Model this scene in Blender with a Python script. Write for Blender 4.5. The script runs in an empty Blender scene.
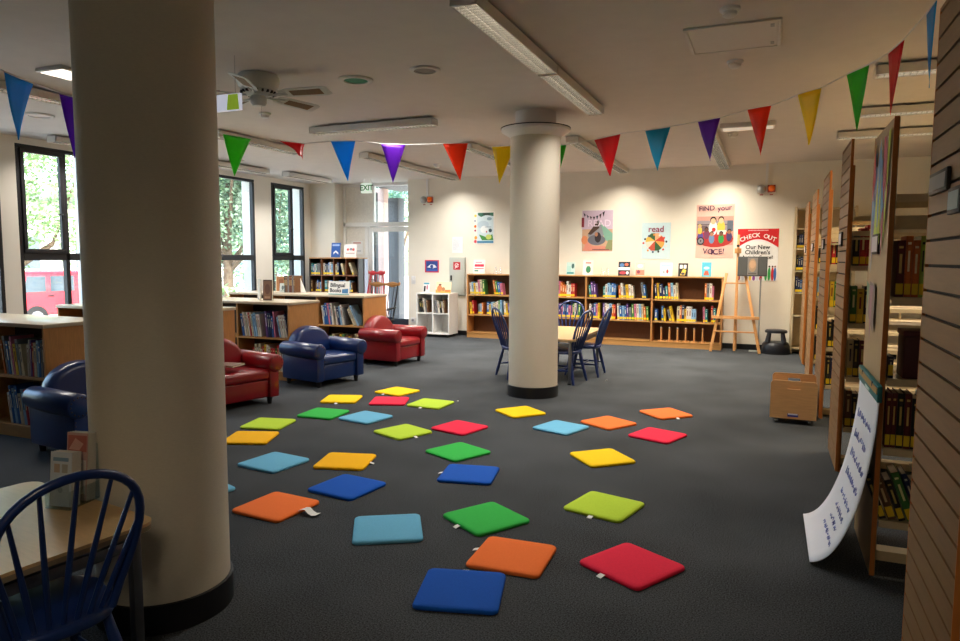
import bpy, bmesh, math, random
from mathutils import Vector, Matrix
PI = math.pi
sc = bpy.context.scene
COL = sc.collection
R = random.Random(7)

# ------------------------------------------------------------------ camera model (used for the camera and to read off where things stand)
F, YAW, PITCH, ROLL, EYE = 690.7, math.radians(22.651), math.radians(5.127), -.00411, 1.5
FW = Vector((-math.sin(YAW)*math.cos(PITCH), math.cos(YAW)*math.cos(PITCH), -math.sin(PITCH)))
_r = Vector((math.cos(YAW), math.sin(YAW), 0)); _u = _r.cross(FW)
RT = math.cos(ROLL)*_r - math.sin(ROLL)*_u
UP = math.sin(ROLL)*_r + math.cos(ROLL)*_u
EYEP = Vector((0, 0, EYE))
def ray(px, py): return FW + RT*((px-480)/F) - UP*((py-320.5)/F)
def on_z(px, py, z=0.0):
    d = ray(px, py); return EYEP + d*((z-EYE)/d.z)
def on_y(px, py, y):
    d = ray(px, py); return EYEP + d*(y/d.y)
cam = bpy.data.cameras.new('camera'); cam.sensor_width = 36; cam.lens = F/960*36; cam.clip_start = .05; cam.clip_end = 300
co = bpy.data.objects.new('camera', cam); COL.objects.link(co)
m = Matrix((RT, UP, -FW)).transposed().to_4x4(); m.translation = EYEP; co.matrix_world = m
sc.camera = co

# ------------------------------------------------------------------ materials
def lin(h):
    h = h.lstrip('#'); v = [int(h[i:i+2], 16)/255 for i in (0, 2, 4)]
    return tuple(c/12.92 if c <= .04045 else ((c+.055)/1.055)**2.4 for c in v) + (1,)
MATS = {}
def mat(name, hexc=None, rough=.6, metal=0, var=.06, scale=30, bump=0, spec=.5, coat=0, stretch=None, emit=None, estr=0, trans=0):
    if name in MATS: return MATS[name]
    ma = bpy.data.materials.new(name); ma.use_nodes = True; nt = ma.node_tree; b = nt.nodes['Principled BSDF']
    c = lin(hexc)
    b.inputs['Roughness'].default_value = rough; b.inputs['Metallic'].default_value = metal
    b.inputs['Specular IOR Level'].default_value = spec
    if coat: b.inputs['Coat Weight'].default_value = coat; b.inputs['Coat Roughness'].default_value = .15
    if emit: b.inputs['Emission Color'].default_value = lin(emit); b.inputs['Emission Strength'].default_value = estr
    if trans: b.inputs['Transmission Weight'].default_value = trans
    tc = nt.nodes.new('ShaderNodeTexCoord'); mp = nt.nodes.new('ShaderNodeMapping'); no = nt.nodes.new('ShaderNodeTexNoise')
    if stretch: mp.inputs['Scale'].default_value = stretch
    no.inputs['Scale'].default_value = scale; no.inputs['Detail'].default_value = 4
    nt.links.new(tc.outputs['Object'], mp.inputs['Vector']); nt.links.new(mp.outputs['Vector'], no.inputs['Vector'])
    mx = nt.nodes.new('ShaderNodeMix'); mx.data_type = 'RGBA'
    mx.inputs['A'].default_value = tuple(max(0, x*(1-var)) for x in c[:3]) + (1,)
    mx.inputs['B'].default_value = tuple(min(1, x*(1+var)) for x in c[:3]) + (1,)
    rp = nt.nodes.new('ShaderNodeMapRange'); rp.inputs['From Min'].default_value = .3; rp.inputs['From Max'].default_value = .7
    nt.links.new(no.outputs['Fac'], rp.inputs['Value']); nt.links.new(rp.outputs['Result'], mx.inputs['Factor'])
    nt.links.new(mx.outputs['Result'], b.inputs['Base Color'])
    if bump:
        bu = nt.nodes.new('ShaderNodeBump'); bu.inputs['Strength'].default_value = bump; bu.inputs['Distance'].default_value = .004
        nt.links.new(no.outputs['Fac'], bu.inputs['Height']); nt.links.new(bu.outputs['Normal'], b.inputs['Normal'])
    MATS[name] = ma
    return ma
def P(hexc): return mat('print '+hexc, hexc, .55, var=.03)
def glass(name, tint='f4f8f8', refl=.12):
    ma = bpy.data.materials.new(name); ma.use_nodes = True; nt = ma.node_tree; nt.nodes.clear()
    o = nt.nodes.new('ShaderNodeOutputMaterial'); t = nt.nodes.new('ShaderNodeBsdfTransparent'); g = nt.nodes.new('ShaderNodeBsdfGlossy')
    fr = nt.nodes.new('ShaderNodeLayerWeight'); fr.inputs['Blend'].default_value = .5; pw = nt.nodes.new('ShaderNodeMath'); pw.operation = 'POWER'; pw.inputs[1].default_value = 5; ml = nt.nodes.new('ShaderNodeMath'); ml.operation = 'MULTIPLY_ADD'; ml.inputs[1].default_value = .6; ml.inputs[2].default_value = refl*.3
    t.inputs['Color'].default_value = lin(tint); g.inputs['Roughness'].default_value = .02
    mx = nt.nodes.new('ShaderNodeMixShader'); nt.links.new(fr.outputs['Facing'], pw.inputs[0]); nt.links.new(pw.outputs[0], ml.inputs[0]); nt.links.new(ml.outputs[0], mx.inputs[0])
    nt.links.new(t.outputs[0], mx.inputs[1]); nt.links.new(g.outputs[0], mx.inputs[2]); nt.links.new(mx.outputs[0], o.inputs['Surface'])
    MATS[name] = ma; return ma
def carpet_mat():
    ma = mat('carpet', '45464b', .95, var=.0, scale=420, bump=.3, spec=.1)
    nt = ma.node_tree; b = nt.nodes['Principled BSDF']
    tc = nt.nodes.new('ShaderNodeTexCoord'); n2 = nt.nodes.new('ShaderNodeTexNoise'); n2.inputs['Scale'].default_value = 150; n2.inputs['Detail'].default_value = 3
    n3 = nt.nodes.new('ShaderNodeTexNoise'); n3.inputs['Scale'].default_value = 1.3
    cr = nt.nodes.new('ShaderNodeValToRGB'); cr.color_ramp.elements[0].position = .32; cr.color_ramp.elements[1].position = .72
    cr.color_ramp.elements[0].color = lin('1e2123'); cr.color_ramp.elements[1].color = lin('606468')
    nt.links.new(tc.outputs['Object'], n2.inputs['Vector']); nt.links.new(tc.outputs['Object'], n3.inputs['Vector'])
    mt = nt.nodes.new('ShaderNodeMath'); mt.operation = 'MULTIPLY_ADD'; mt.inputs[1].default_value = .25; mt.inputs[2].default_value = -.125
    ad = nt.nodes.new('ShaderNodeMath'); ad.operation = 'ADD'
    nt.links.new(n3.outputs['Fac'], mt.inputs[0]); nt.links.new(mt.outputs[0], ad.inputs[0]); nt.links.new(n2.outputs['Fac'], ad.inputs[1])
    nt.links.new(ad.outputs[0], cr.inputs['Fac']); nt.links.new(cr.outputs['Color'], b.inputs['Base Color'])
    return ma
def block_wall():
    ma = mat('painted blockwork', 'eae4d6', .75, var=.02, scale=4)
    nt = ma.node_tree; b = nt.nodes['Principled BSDF']
    tc = nt.nodes.new('ShaderNodeTexCoord'); mp = nt.nodes.new('ShaderNodeMapping'); mp.inputs['Rotation'].default_value = (PI/2, 0, 0)
    br = nt.nodes.new('ShaderNodeTexBrick'); br.inputs['Scale'].default_value = 1; br.inputs['Brick Width'].default_value = .39; br.inputs['Row Height'].default_value = .1
    br.inputs['Mortar Size'].default_value = .004; br.inputs['Color1'].default_value = (1, 1, 1, 1); br.inputs['Color2'].default_value = (1, 1, 1, 1); br.inputs['Mortar'].default_value = (0, 0, 0, 1)
    bu = nt.nodes.new('ShaderNodeBump'); bu.inputs['Strength'].default_value = .25; bu.inputs['Distance'].default_value = .004
    nt.links.new(tc.outputs['Object'], mp.inputs['Vector']); nt.links.new(mp.outputs['Vector'], br.inputs['Vector'])
    nt.links.new(br.outputs['Color'], bu.inputs['Height']); nt.links.new(bu.outputs['Normal'], b.inputs['Normal'])
    return ma
def foliage_mat(name, a, bcol):
    ma = mat(name, a, .55, var=.0, scale=1.6)
    nt = ma.node_tree; b = nt.nodes['Principled BSDF']
    oi = nt.nodes.new('ShaderNodeTexNoise'); oi.inputs['Scale'].default_value = 2.2; tc = nt.nodes.new('ShaderNodeTexCoord'); nt.links.new(tc.outputs['Object'], oi.inputs['Vector'])
    cr = nt.nodes.new('ShaderNodeValToRGB'); cr.color_ramp.elements[0].position = .35; cr.color_ramp.elements[1].position = .65
    cr.color_ramp.elements[0].color = lin(a); cr.color_ramp.elements[1].color = lin(bcol)
    nt.links.new(oi.outputs['Fac'], cr.inputs['Fac']); nt.links.new(cr.outputs['Color'], b.inputs['Base Color'])
    tr = nt.nodes.new('ShaderNodeBsdfTranslucent'); nt.links.new(cr.outputs['Color'], tr.inputs['Color'])
    mx = nt.nodes.new('ShaderNodeMixShader'); mx.inputs[0].default_value = .4
    out = nt.nodes['Material Output']
    nt.links.new(b.outputs[0], mx.inputs[1]); nt.links.new(tr.outputs[0], mx.inputs[2]); nt.links.new(mx.outputs[0], out.inputs['Surface'])
    return ma

CARPET = carpet_mat(); BLOCK = block_wall()
WALLP = mat('cream wall paint', 'e6e1d6', .75, var=.02, scale=3)
CEILP = mat('ceiling paint', 'dcd6d0', .85, var=.025, scale=6)
COLP = mat('column linen paint', 'd6cdbb', .72, var=.05, scale=60, stretch=(1, 1, 9), bump=.25)
BLACKV = mat('black vinyl skirting', '17171a', .35)
OAK = mat('oak veneer', 'b9824a', .45, var=.12, scale=14, stretch=(6, 6, .7), coat=.15)
OAKD = mat('dark oak back board', '6b4526', .55, var=.12, scale=14, stretch=(8, 1, .6))
OAKX = mat('oak edge', 'bb8a50', .45, var=.1, scale=12, stretch=(.6, 8, 8))
BEECH = mat('pale beech laminate', 'cba876', .32, var=.06, scale=16, stretch=(.8, 6, 6), coat=.2)
TOPW = mat('pale laminate top', 'c6b69c', .3, var=.05, scale=16, stretch=(.8, 6, 6), coat=.3)
WALNUT = mat('dark shelf board', '3a2a20', .5, var=.12, scale=14, stretch=(1, 6, 6))
SLAT = mat('slatwall oak', '8a6640', .5, var=.09, scale=12, stretch=(7, .6, 7))
SLATG = mat('slat groove', '1d1510', .8)
ORANGEE = mat('orange timber edging', 'b56c2c', .4, var=.08, scale=12, stretch=(8, 8, .6))
PANELW = mat('pale end panel veneer', 'b49a74', .5, var=.07, scale=12, stretch=(7, 7, .6))
CREAMM = mat('cream steel shelf', 'd9c6a0', .45, var=.03)
PINE = mat('easel beech', 'd29a5f', .4, var=.09, scale=14, stretch=(6, 6, .7))
PLY = mat('birch plywood', 'c89a66', .45, var=.08, scale=10, stretch=(.8, 6, 6))
WHITEP = mat('white plastic', 'e6e6e4', .4, var=.02)
WHITEM = mat('white melamine', 'eceae6', .4, var=.02)
GREYM = mat('grey metal', '9ba09f', .4, .3, var=.03)
DARKM = mat('dark window metal', '26262a', .45, .2, var=.03)
CHROME = mat('chrome', 'cfcfd2', .18, 1, var=.01)
STEEL = mat('table steel', '6e6f72', .35, .8, var=.03)
REDL = mat('red leather', '860c18', .3, var=.08, scale=9, bump=.06, coat=.25)
BLUEL = mat('blue leather', '0b2a62', .3, var=.08, scale=9, bump=.06, coat=.25)
DBLUEL = mat('dark feet', '121214', .5)
CHAIRB = mat('blue chair paint', '122c64', .3, var=.05, coat=.3)
PAGE = mat('book pages', 'e4dccb', .8, var=.05, scale=90, stretch=(1, 1, 6))
YEL = mat('yellow spine label', 'f2cf1e', .5, var=.02)
PAPER = mat('white paper', 'f2f1ee', .6, var=.01)
GLASS = glass('window glass'); ACRYL = glass('clear acrylic', 'eef4f6', .3)
BLK = mat('matt black', '141416', .5)
FOL = [foliage_mat('foliage mid', '4a6648', '8ea488'), foliage_mat('foliage light', '6f9058', 'b4cc98'), foliage_mat('foliage cool', '4a7864', '98bcae')]
BARK = mat('bark', '5a4a3a', .9, var=.25, scale=9)

# ------------------------------------------------------------------ mesh builder
class MB:
    def __init__(s): s.bm = bmesh.new(); s.mi = 0
    def _fin(s, f): f.material_index = s.mi; return f
    def face(s, pts):
        return s._fin(s.bm.faces.new([s.bm.verts.new(p) for p in pts]))
    def box(s, c, d, M=None):
        hx, hy, hz = d[0]/2, d[1]/2, d[2]/2; vs = []
        for x, y, z in ((-1,-1,-1),(1,-1,-1),(1,1,-1),(-1,1,-1),(-1,-1,1),(1,-1,1),(1,1,1),(-1,1,1)):
            v = Vector((x*hx, y*hy, z*hz))
            if M is not None: v = M @ v
            vs.append(s.bm.verts.new(v + Vector(c)))
        for q in ((0,3,2,1),(4,5,6,7),(0,1,5,4),(1,2,6,5),(2,3,7,6),(3,0,4,7)): s._fin(s.bm.faces.new([vs[i] for i in q]))
        return s
    def bb(s, x0, x1, y0, y1, z0, z1): return s.box(((x0+x1)/2, (y0+y1)/2, (z0+z1)/2), (x1-x0, y1-y0, z1-z0))
    def tube(s, pts, r, n=10, caps=True, closed=False):
        pts = [Vector(p) for p in pts]; k = len(pts)
        rr = r if isinstance(r, (list, tuple)) else [r]*k
        def tan(i):
            if closed: return (pts[(i+1) % k]-pts[i-1]).normalized()
            return (pts[min(i+1, k-1)]-pts[max(i-1, 0)]).normalized()
        t = tan(0); a = Vector((0, 0, 1)) if abs(t.z) < .9 else Vector((1, 0, 0)); u = t.cross(a).normalized(); rings = []
        for i in range(k):
            t = tan(i); u = (u - t*u.dot(t)).normalized(); v = t.cross(u)
            rings.append([s.bm.verts.new(pts[i] + (u*math.cos(2*PI*j/n) + v*math.sin(2*PI*j/n))*rr[i]) for j in range(n)])
        for i in range(k if closed else k-1):
            A, B = rings[i], rings[(i+1) % k]
            for j in range(n): s._fin(s.bm.faces.new((A[j], A[(j+1) % n], B[(j+1) % n], B[j])))
        if caps and not closed:
            s._fin(s.bm.faces.new(list(reversed(rings[0])))); s._fin(s.bm.faces.new(rings[-1]))
        return s
    def cyl(s, p0, p1, r0, r1=None, n=16): return s.tube([p0, p1], [r0, r0 if r1 is None else r1], n)
    def lathe(s, prof, n=32, o=(0, 0, 0), cap=True):
        rings = [[s.bm.verts.new((o[0]+r*math.cos(2*PI*j/n), o[1]+r*math.sin(2*PI*j/n), o[2]+z)) for j in range(n)] for r, z in prof]
        for i in range(len(prof)-1):
            A, B = rings[i], rings[i+1]
            for j in range(n): s._fin(s.bm.faces.new((A[j], A[(j+1) % n], B[(j+1) % n], B[j])))
        if cap:
            s._fin(s.bm.faces.new(list(reversed(rings[0])))); s._fin(s.bm.faces.new(rings[-1]))
        return s
    def prism(s, poly, fn, d0, d1):
        a = [s.bm.verts.new(fn(p[0], p[1], d0)) for p in poly]; b = [s.bm.verts.new(fn(p[0], p[1], d1)) for p in poly]
        n = len(poly); s._fin(s.bm.faces.new(a)); s._fin(s.bm.faces.new(list(reversed(b))))
        for i in range(n): s._fin(s.bm.faces.new((a[(i+1) % n], a[i], b[i], b[(i+1) % n])))
        return s
    def ell(s, c, r, n=16, m_=10, z0=-1):
        rings = []
        for i in range(1, m_):
            th = PI*i/m_; rings.append([s.bm.verts.new((c[0]+r[0]*math.sin(th)*math.cos(2*PI*j/n), c[1]+r[1]*math.sin(th)*math.sin(2*PI*j/n), c[2]+r[2]*math.cos(th))) for j in range(n)])
        t = s.bm.verts.new((c[0], c[1], c[2]+r[2])); b = s.bm.verts.new((c[0], c[1], c[2]-r[2]))
        for j in range(n):
            s._fin(s.bm.faces.new((t, rings[0][j], rings[0][(j+1) % n]))); s._fin(s.bm.faces.new((b, rings[-1][(j+1) % n], rings[-1][j])))
            for i in range(len(rings)-1): s._fin(s.bm.faces.new((rings[i][j], rings[i+1][j], rings[i+1][(j+1) % n], rings[i][(j+1) % n])))
        return s
    def mesh(s, me, M):
        n0 = len(s.bm.faces); s.bm.from_mesh(me); s.bm.faces.ensure_lookup_table(); vs = set()
        for f in s.bm.faces[n0:]:
            f.material_index = s.mi
            for v in f.verts: vs.add(v)
        for v in vs: v.co = M @ v.co
        return s
    def xf(s, M):
        for v in s.bm.verts: v.co = M @ v.co
        return s
    def build(s, name, mats, parent=None, loc=None, rot=None, bevel=0, seg=2, smooth=40, normals=True):
        if normals: bmesh.ops.recalc_face_normals(s.bm, faces=s.bm.faces)
        if bevel:
            es = [e for e in s.bm.edges if len(e.link_faces) == 2 and e.calc_face_angle(0) > math.radians(25)]
            bmesh.ops.bevel(s.bm, geom=es, offset=bevel, segments=seg, profile=.5, affect='EDGES', clamp_overlap=True)
        me = bpy.data.meshes.new(name); s.bm.to_mesh(me); s.bm.free()
        for q in (mats if isinstance(mats, (list, tuple)) else [mats]): me.materials.append(q)
        if smooth:
            for p in me.polygons: p.use_smooth = True
            me.set_sharp_from_angle(angle=math.radians(smooth))
        o = bpy.data.objects.new(name, me); COL.objects.link(o)
        if parent is not None: o.parent = parent
        if loc is not None: o.location = loc
        if rot is not None: o.rotation_euler = rot
        return o
def tag(o, label=None, cat=None, group=None, kind=None):
    if label: o['label'] = label
    if cat: o['category'] = cat
    if group: o['group'] = group
    if kind: o['kind'] = kind
    return o
def thing(name, label, cat, loc=(0, 0, 0), rz=0, group=None, rot=None):
    o = bpy.data.objects.new(name, None); COL.objects.link(o); o.empty_display_size = .1
    o.location = loc; o.rotation_euler = rot or (0, 0, rz)
    return tag(o, label, cat, group)
def struct(o, label=None, cat=None): return tag(o, label, cat, kind='structure')
def dup(root, loc=None, rz=None, label=None, group=None):
    def rec(o, par):
        c = o.copy(); COL.objects.link(c)
        if par is not None: c.parent = par
        for ch in list(o.children): rec(ch, c)
        return c
    r = rec(root, None)
    if loc is not None: r.location = loc
    if rz is not None: r.rotation_euler = (0, 0, rz)
    if label: r['label'] = label
    if group: r['group'] = group
    return r
def text_mesh(s, size, bold=0, align='CENTER'):
    cu = bpy.data.curves.new('t', 'FONT'); cu.body = s; cu.size = size; cu.align_x = align; cu.align_y = 'CENTER'; cu.offset = bold*size; cu.resolution_u = 3
    ob = bpy.data.objects.new('t', cu); COL.objects.link(ob)
    dg = bpy.context.evaluated_depsgraph_get(); me = bpy.data.meshes.new_from_object(ob.evaluated_get(dg))
    bpy.data.objects.remove(ob); bpy.data.curves.remove(cu)
    return me
UPR = Matrix.Rotation(PI/2, 4, 'X')          # writing in the XY plane -> upright, read from -Y
def lettering(parent, items, y, mt, name='lettering'):
    """items: (string, size, x, z, boldness, turn)"""
    b = MB()
    for it in items:
        s, size, x, z = it[:4]; bold = it[4] if len(it) > 4 else 0; turn = it[5] if len(it) > 5 else 0; al = it[6] if len(it) > 6 else 'CENTER'
        me = text_mesh(s, size, bold, al)
        b.mesh(me, Matrix.Translation((x, y, z)) @ UPR @ Matrix.Rotation(turn, 4, 'Z')); bpy.data.meshes.remove(me)
    return b.build(name, mt, parent, smooth=0, normals=False)
def art(parent, w, h, items, y=-.0008, name='artwork', z0=0):
    """flat print on a sheet facing -Y; items in 0..1 of the sheet (x from its left, z from its foot)"""
    b = MB(); mats = []
    for k, (kind, p, hexc) in enumerate(items):
        ma = P(hexc)
        if ma not in mats: mats.append(ma)
        b.mi = mats.index(ma); yy = y - .00025*k
        if kind == 'r': pts = [(p[0], p[1]), (p[2], p[1]), (p[2], p[3]), (p[0], p[3])]
        elif kind == 'e':
            n = 18; pts = [(p[0]+p[2]*math.cos(2*PI*i/n), p[1]+p[3]*math.sin(2*PI*i/n)) for i in range(n)]
        else: pts = p
        b.face([((u-.5)*w, yy, z0+v*h) for u, v in pts])
    bmesh.ops.recalc_face_normals(b.bm, faces=b.bm.faces)
    for f in b.bm.faces:
        if f.normal.y > 0: f.normal_flip()
    return b.build(name, mats, parent, smooth=0, normals=False)
ORD = ['first','second','third','fourth','fifth','sixth','seventh','eighth','ninth','tenth','eleventh','twelfth','thirteenth','fourteenth','fifteenth','sixteenth','seventeenth','eighteenth','nineteenth','twentieth','twenty-first','twenty-second','twenty-third','twenty-fourth','twenty-fifth','twenty-sixth','twenty-seventh','twenty-eighth','twenty-ninth','thirtieth','thirty-first','thirty-second','thirty-third','thirty-fourth','thirty-fifth','thirty-sixth']
# ------------------------------------------------------------------ the room
CZ, YB, XL, XR, YR = 3.06, 12.34, -9.08, 4.6, -2.6
b = MB(); b.bb(XL-.3, XR+.2, YR-.2, YB+.36, -.2, 0); struct(b.build('floor', CARPET, smooth=0), 'dark grey flecked carpet covering the whole library floor', 'floor')
b = MB(); b.bb(XL-.3, XR+.2, YR-.2, YB+.36, CZ, CZ+.3); struct(b.build('ceiling', CEILP, smooth=0), 'plain off-white painted library ceiling', 'ceiling')
AX0, AX1 = -8.47, -6.72
b = MB(); b.bb(XL-.3, AX0, YB, YB+.36, 0, CZ); b.bb(AX1, XR+.2, YB, YB+.36, 0, CZ)
struct(b.build('wall_back', BLOCK, smooth=0), 'cream painted back wall hung with posters', 'wall')
b = MB(); b.bb(XR, XR+.2, YR-.2, YB, 0, CZ); struct(b.build('wall_right', WALLP, smooth=0), 'plain wall behind the tall shelving', 'wall')
b = MB(); b.bb(XL-.3, XR, YR-.2, YR, 0, CZ); struct(b.build('wall_rear', WALLP, smooth=0), 'plain wall behind the viewer', 'wall')
WIN = [(2.5, 3.9), (4.55, 5.86), (6.08, 7.12), (7.7, 8.75), (9.28, 10.6), (11.08, 12.12)]
SILL, HEAD, TR = .5, 2.97, 1.52
b = MB(); y = YR
for a, c in WIN:
    b.bb(XL-.3, XL, y, a, 0, CZ); b.bb(XL-.3, XL, a, c, 0, SILL); b.bb(XL-.3, XL, a, c, HEAD, CZ); y = c
b.bb(XL-.3, XL, y, YB, 0, CZ)
struct(b.build('wall_left', WALLP, smooth=0), 'window wall of cream piers on the left', 'wall')
b = MB(); b.bb(AX1, XR, YB-.015, YB, 0, .09); b.bb(XL, AX0, YB-.015, YB, 0, .09)
struct(b.build('baseboard_back', BLACKV, smooth=0), 'thin dark skirting along the back wall', 'skirting')
WLAB = ['window beyond the left edge, just out of view', 'window at the far left edge, half out of view', 'tall window with the red car outside it', 'tall window hidden behind the near column', 'wide window with dark leafy trees right of near column', 'two-part window nearest the back wall corner']
MULL = [None, 5.3, 6.75, None, None, 11.72]
for k, (a, c) in enumerate(WIN):
    x0, x1 = XL-.08, XL+.005
    b = MB(); w = .05
    b.bb(x0, x1, a, c, HEAD-w, HEAD); b.bb(x0, x1, a, c, SILL, SILL+w); b.bb(x0, x1, a, a+w, SILL+w, HEAD-w); b.bb(x0, x1, c-w, c, SILL+w, HEAD-w); b.bb(x0, x1, a+w, c-w, TR-.07, TR+.03)
    if MULL[k]: b.bb(x0, x1, MULL[k]-.03, MULL[k]+.03, SILL+w, HEAD-w)
    o = struct(b.build('window_%d' % (k+1), DARKM, bevel=.006, seg=1), WLAB[k], 'window')
    b = MB(); b.bb(XL-.045, XL-.037, a+.02, c-.02, SILL+.02, HEAD-.02); b.build('pane', GLASS, o, smooth=0)
    if MULL[k]:
        b = MB(); s0, s1 = a+w, MULL[k]-.03; xa, xb = XL-.03, XL+.025
        b.bb(xa, xb, s0, s1, HEAD-w-.055, HEAD-w); b.bb(xa, xb, s0, s1, TR+.03, TR+.085); b.bb(xa, xb, s0, s0+.05, TR+.085, HEAD-w-.055); b.bb(xa, xb, s1-.05, s1, TR+.085, HEAD-w-.055)
        sash = b.build('sash', DARKM, o, bevel=.005, seg=1)
        b = MB(); b.box((xb+.008, s1-.025, TR+.55), (.02, .022, .08)); b.tube([(xb+.025, s1-.025, TR+.56), (xb+.045, s1-.03, TR+.56), (xb+.045, s1-.15, TR+.56)], .009, 8)
        b.build('handle', BLK, sash)
    b = MB(); b.bb(XL-.07, XL+.02, a-.02, c+.02, SILL-.02, SILL+.012); b.build('window_sill', WHITEM, o, bevel=.004)

# glazed door in its recess
DY = 12.65
b = MB()
for q in ((AX0, AX1, CZ-.06, CZ), (AX0, AX1, 2.16, 2.25)): b.bb(q[0], q[1], DY, DY+.09, q[2], q[3])
for x in (AX0, AX1-.06): b.bb(x, x+.06, DY, DY+.09, 0, CZ-.06)
b.bb(-7.93, -7.85, DY, DY+.09, 0, 2.16); b.bb(-7.735, -7.70, DY, DY+.09, 2.25, CZ-.06)
b.bb(AX0+.06, -7.93, DY, DY+.09, 0, .08)
dr = struct(b.build('door_1', WHITEM, bevel=.006, seg=1), 'white framed glass door under the EXIT sign', 'door')
b = MB(); b.bb(AX0+.06, -7.93, DY+.035, DY+.055, .08, 2.16); b.bb(AX0+.06, -7.735, DY+.035, DY+.055, 2.25, CZ-.06); tag(b.build('side_panel', mat('cream infill panel', 'e9e4da', .5), dr, smooth=0), 'opaque cream panel')
b = MB(); b.bb(-7.70, AX1-.06, DY+.04, DY+.048, 2.25, CZ-.06); b.build('transom_pane', GLASS, dr, smooth=0)
b = MB(); b.bb(-7.85, -7.75, DY+.01, DY+.07, .01, 2.15); b.bb(-6.87, -6.79, DY+.01, DY+.07, .01, 2.15); b.bb(-7.75, -6.87, DY+.01, DY+.07, 2.05, 2.15)
lf = b.build('door_leaf', WHITEM, dr, bevel=.005, seg=1)
b = MB(); b.bb(-7.75, -6.87, DY+.01, DY+.07, .01, .24); tag(b.build('kick_rail', mat('navy kick rail', '232c3a', .4), lf, bevel=.004), 'dark bottom rail')
b = MB(); b.bb(-7.75, -6.87, DY+.035, DY+.043, .24, 2.05); b.build('door_pane', GLASS, lf, smooth=0)
b = MB(); b.bb(-7.82, -7.78, DY-.004, DY+.01, .95, 1.13); b.tube([(-7.8, DY-.004, 1.04), (-7.8, DY-.05, 1.04), (-7.69, DY-.05, 1.04)], .01, 8); b.build('door_handle', CHROME, lf)
b = MB(); b.bb(AX0, AX1, DY-.0, DY+.002, -.001, 0.004); b.build('threshold', GREYM, dr, smooth=0)

# round columns
def column(x, y, r, cap, label):
    t = thing('round_column', label, 'column', (x, y, 0))
    b = MB(); b.lathe([(r, .12), (r, CZ-.18 if cap else CZ)], 64); b.build('shaft', COLP, t)
    b = MB(); b.lathe([(r+.012, 0), (r+.012, .118), (r+.006, .12)], 64); tag(b.build('skirting_band', BLACKV, t), 'black vinyl band round the foot')
    if cap:
        b = MB(); b.lathe([(r+.001, CZ-.27), (r+.02, CZ-.25), (r+.06, CZ-.225), (r+.095, CZ-.205), (r+.1, CZ-.19), (r+.1, CZ-.178), (r-.04, CZ-.178)], 64, cap=False); b.build('collar', WHITEM, t)
        b = MB(); b.lathe([(r-.03, CZ-.178), (r+.106, CZ-.178), (r+.106, CZ-.168), (r-.03, CZ-.168)], 64, cap=False); tag(b.build('shadow_ring', BLACKV, t), 'black ring standing in for the shadow line above the collar')  # black ring draws the shadow line over the collar
        b = MB(); b.lathe([(r-.05, CZ-.168), (r-.05, CZ)], 48); b.build('neck', CEILP, t)
    return struct(t)
column(-2.370, 2.143, .265, True, 'big cream round column close by on the left')
column(-2.374, 7.22, .27, True, 'cream round column mid-room beside the play table')

# ------------------------------------------------------------------ outdoors, seen through the glass
GZ = -.6
b = MB(); b.bb(-70, XL-.3, -25, 70, GZ-.1, GZ); b.bb(XL-.3, 30, YB+.36, 70, GZ-.1, GZ)
tag(b.build('pavement', mat('pale paving', 'b9b5ac', .9, var=.1, scale=2), smooth=0), 'pale paving outside the windows', 'ground', kind='structure')
def tree(x, y, h, rad, trunk_h, fm, label, n=4200, seed=1, leaf=.2):
    r = random.Random(seed); t = thing('leafy_tree', label, 'tree', (x, y, GZ), group='trees outside the windows')
    b = MB(); b.tube([(0, 0, 0), (.06, .03, trunk_h*.5), (0, .1, trunk_h), (.15, .1, h*.75)], [.2, .16, .13, .05], 10)
    for k in range(6):
        a = 2*PI*k/6+.4; b.tube([(0, .1, trunk_h*(.75+.06*k)), (math.cos(a)*rad*.35, math.sin(a)*rad*.35, trunk_h*1.15+.15*k), (math.cos(a)*rad*.7, math.sin(a)*rad*.7, h*.62+.1*k)], [.09, .06, .025], 6)
    b.build('trunk', BARK, t)
    blobs = [(r.uniform(-.6, .6)*rad, r.uniform(-.6, .6)*rad, r.uniform(trunk_h, h-.5), r.uniform(.35, .6)*rad) for _ in range(16)]
    bm = bmesh.new()
    for i in range(n):
        q = blobs[i % len(blobs)]; v = Vector((r.gauss(0, 1), r.gauss(0, 1), r.gauss(0, 1))).normalized()*q[3]*r.uniform(.55, 1.05)
        c = Vector(q[:3])+v*(1 if abs(v.z) < 5 else 1); a = Vector((r.gauss(0, 1), r.gauss(0, 1), r.gauss(0, .6))).normalized(); d = a.cross(Vector((r.gauss(0, 1), r.gauss(0, 1), r.gauss(0, 1)))).normalized()
        s = leaf*r.uniform(.6, 1.2)
        vs = [bm.verts.new(c+a*s), bm.verts.new(c+d*s*.45), bm.verts.new(c-a*s*.8), bm.verts.new(c-d*s*.45)]; bm.faces.new(vs)
    me = bpy.data.meshes.new('foliage'); bm.to_mesh(me); bm.free(); me.materials.append(fm)
    o = bpy.data.objects.new('foliage', me); COL.objects.link(o); o.parent = t
tree(-26.5, 17.5, 10, 4.2, 2.2, FOL[1], 'pale green tree behind the red car', 14000, 1, .14)
tree(-15.2, 16.4, 8, 2.6, 2.2, FOL[0], 'dark green tree filling the wide window right of the near column', 15000, 2, .1)
tree(-20.5, 25.0, 8, 3.0, 2.0, FOL[2], 'cool green tree seen through the window nearest the corner', 11000, 3, .12)
tree(-13.6, 22.8, 7.5, 2.2, 2.0, FOL[2], 'slim green tree seen through the glass door', 9000, 4, .1)
tree(-27, 28.5, 9, 4, 2.2, FOL[1], 'far pale tree behind the dark green one', 9000, 5, .16)
tree(-23, 36, 9, 4, 2.2, FOL[1], 'far pale tree beyond the corner window', 9000, 6, .16)
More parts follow.
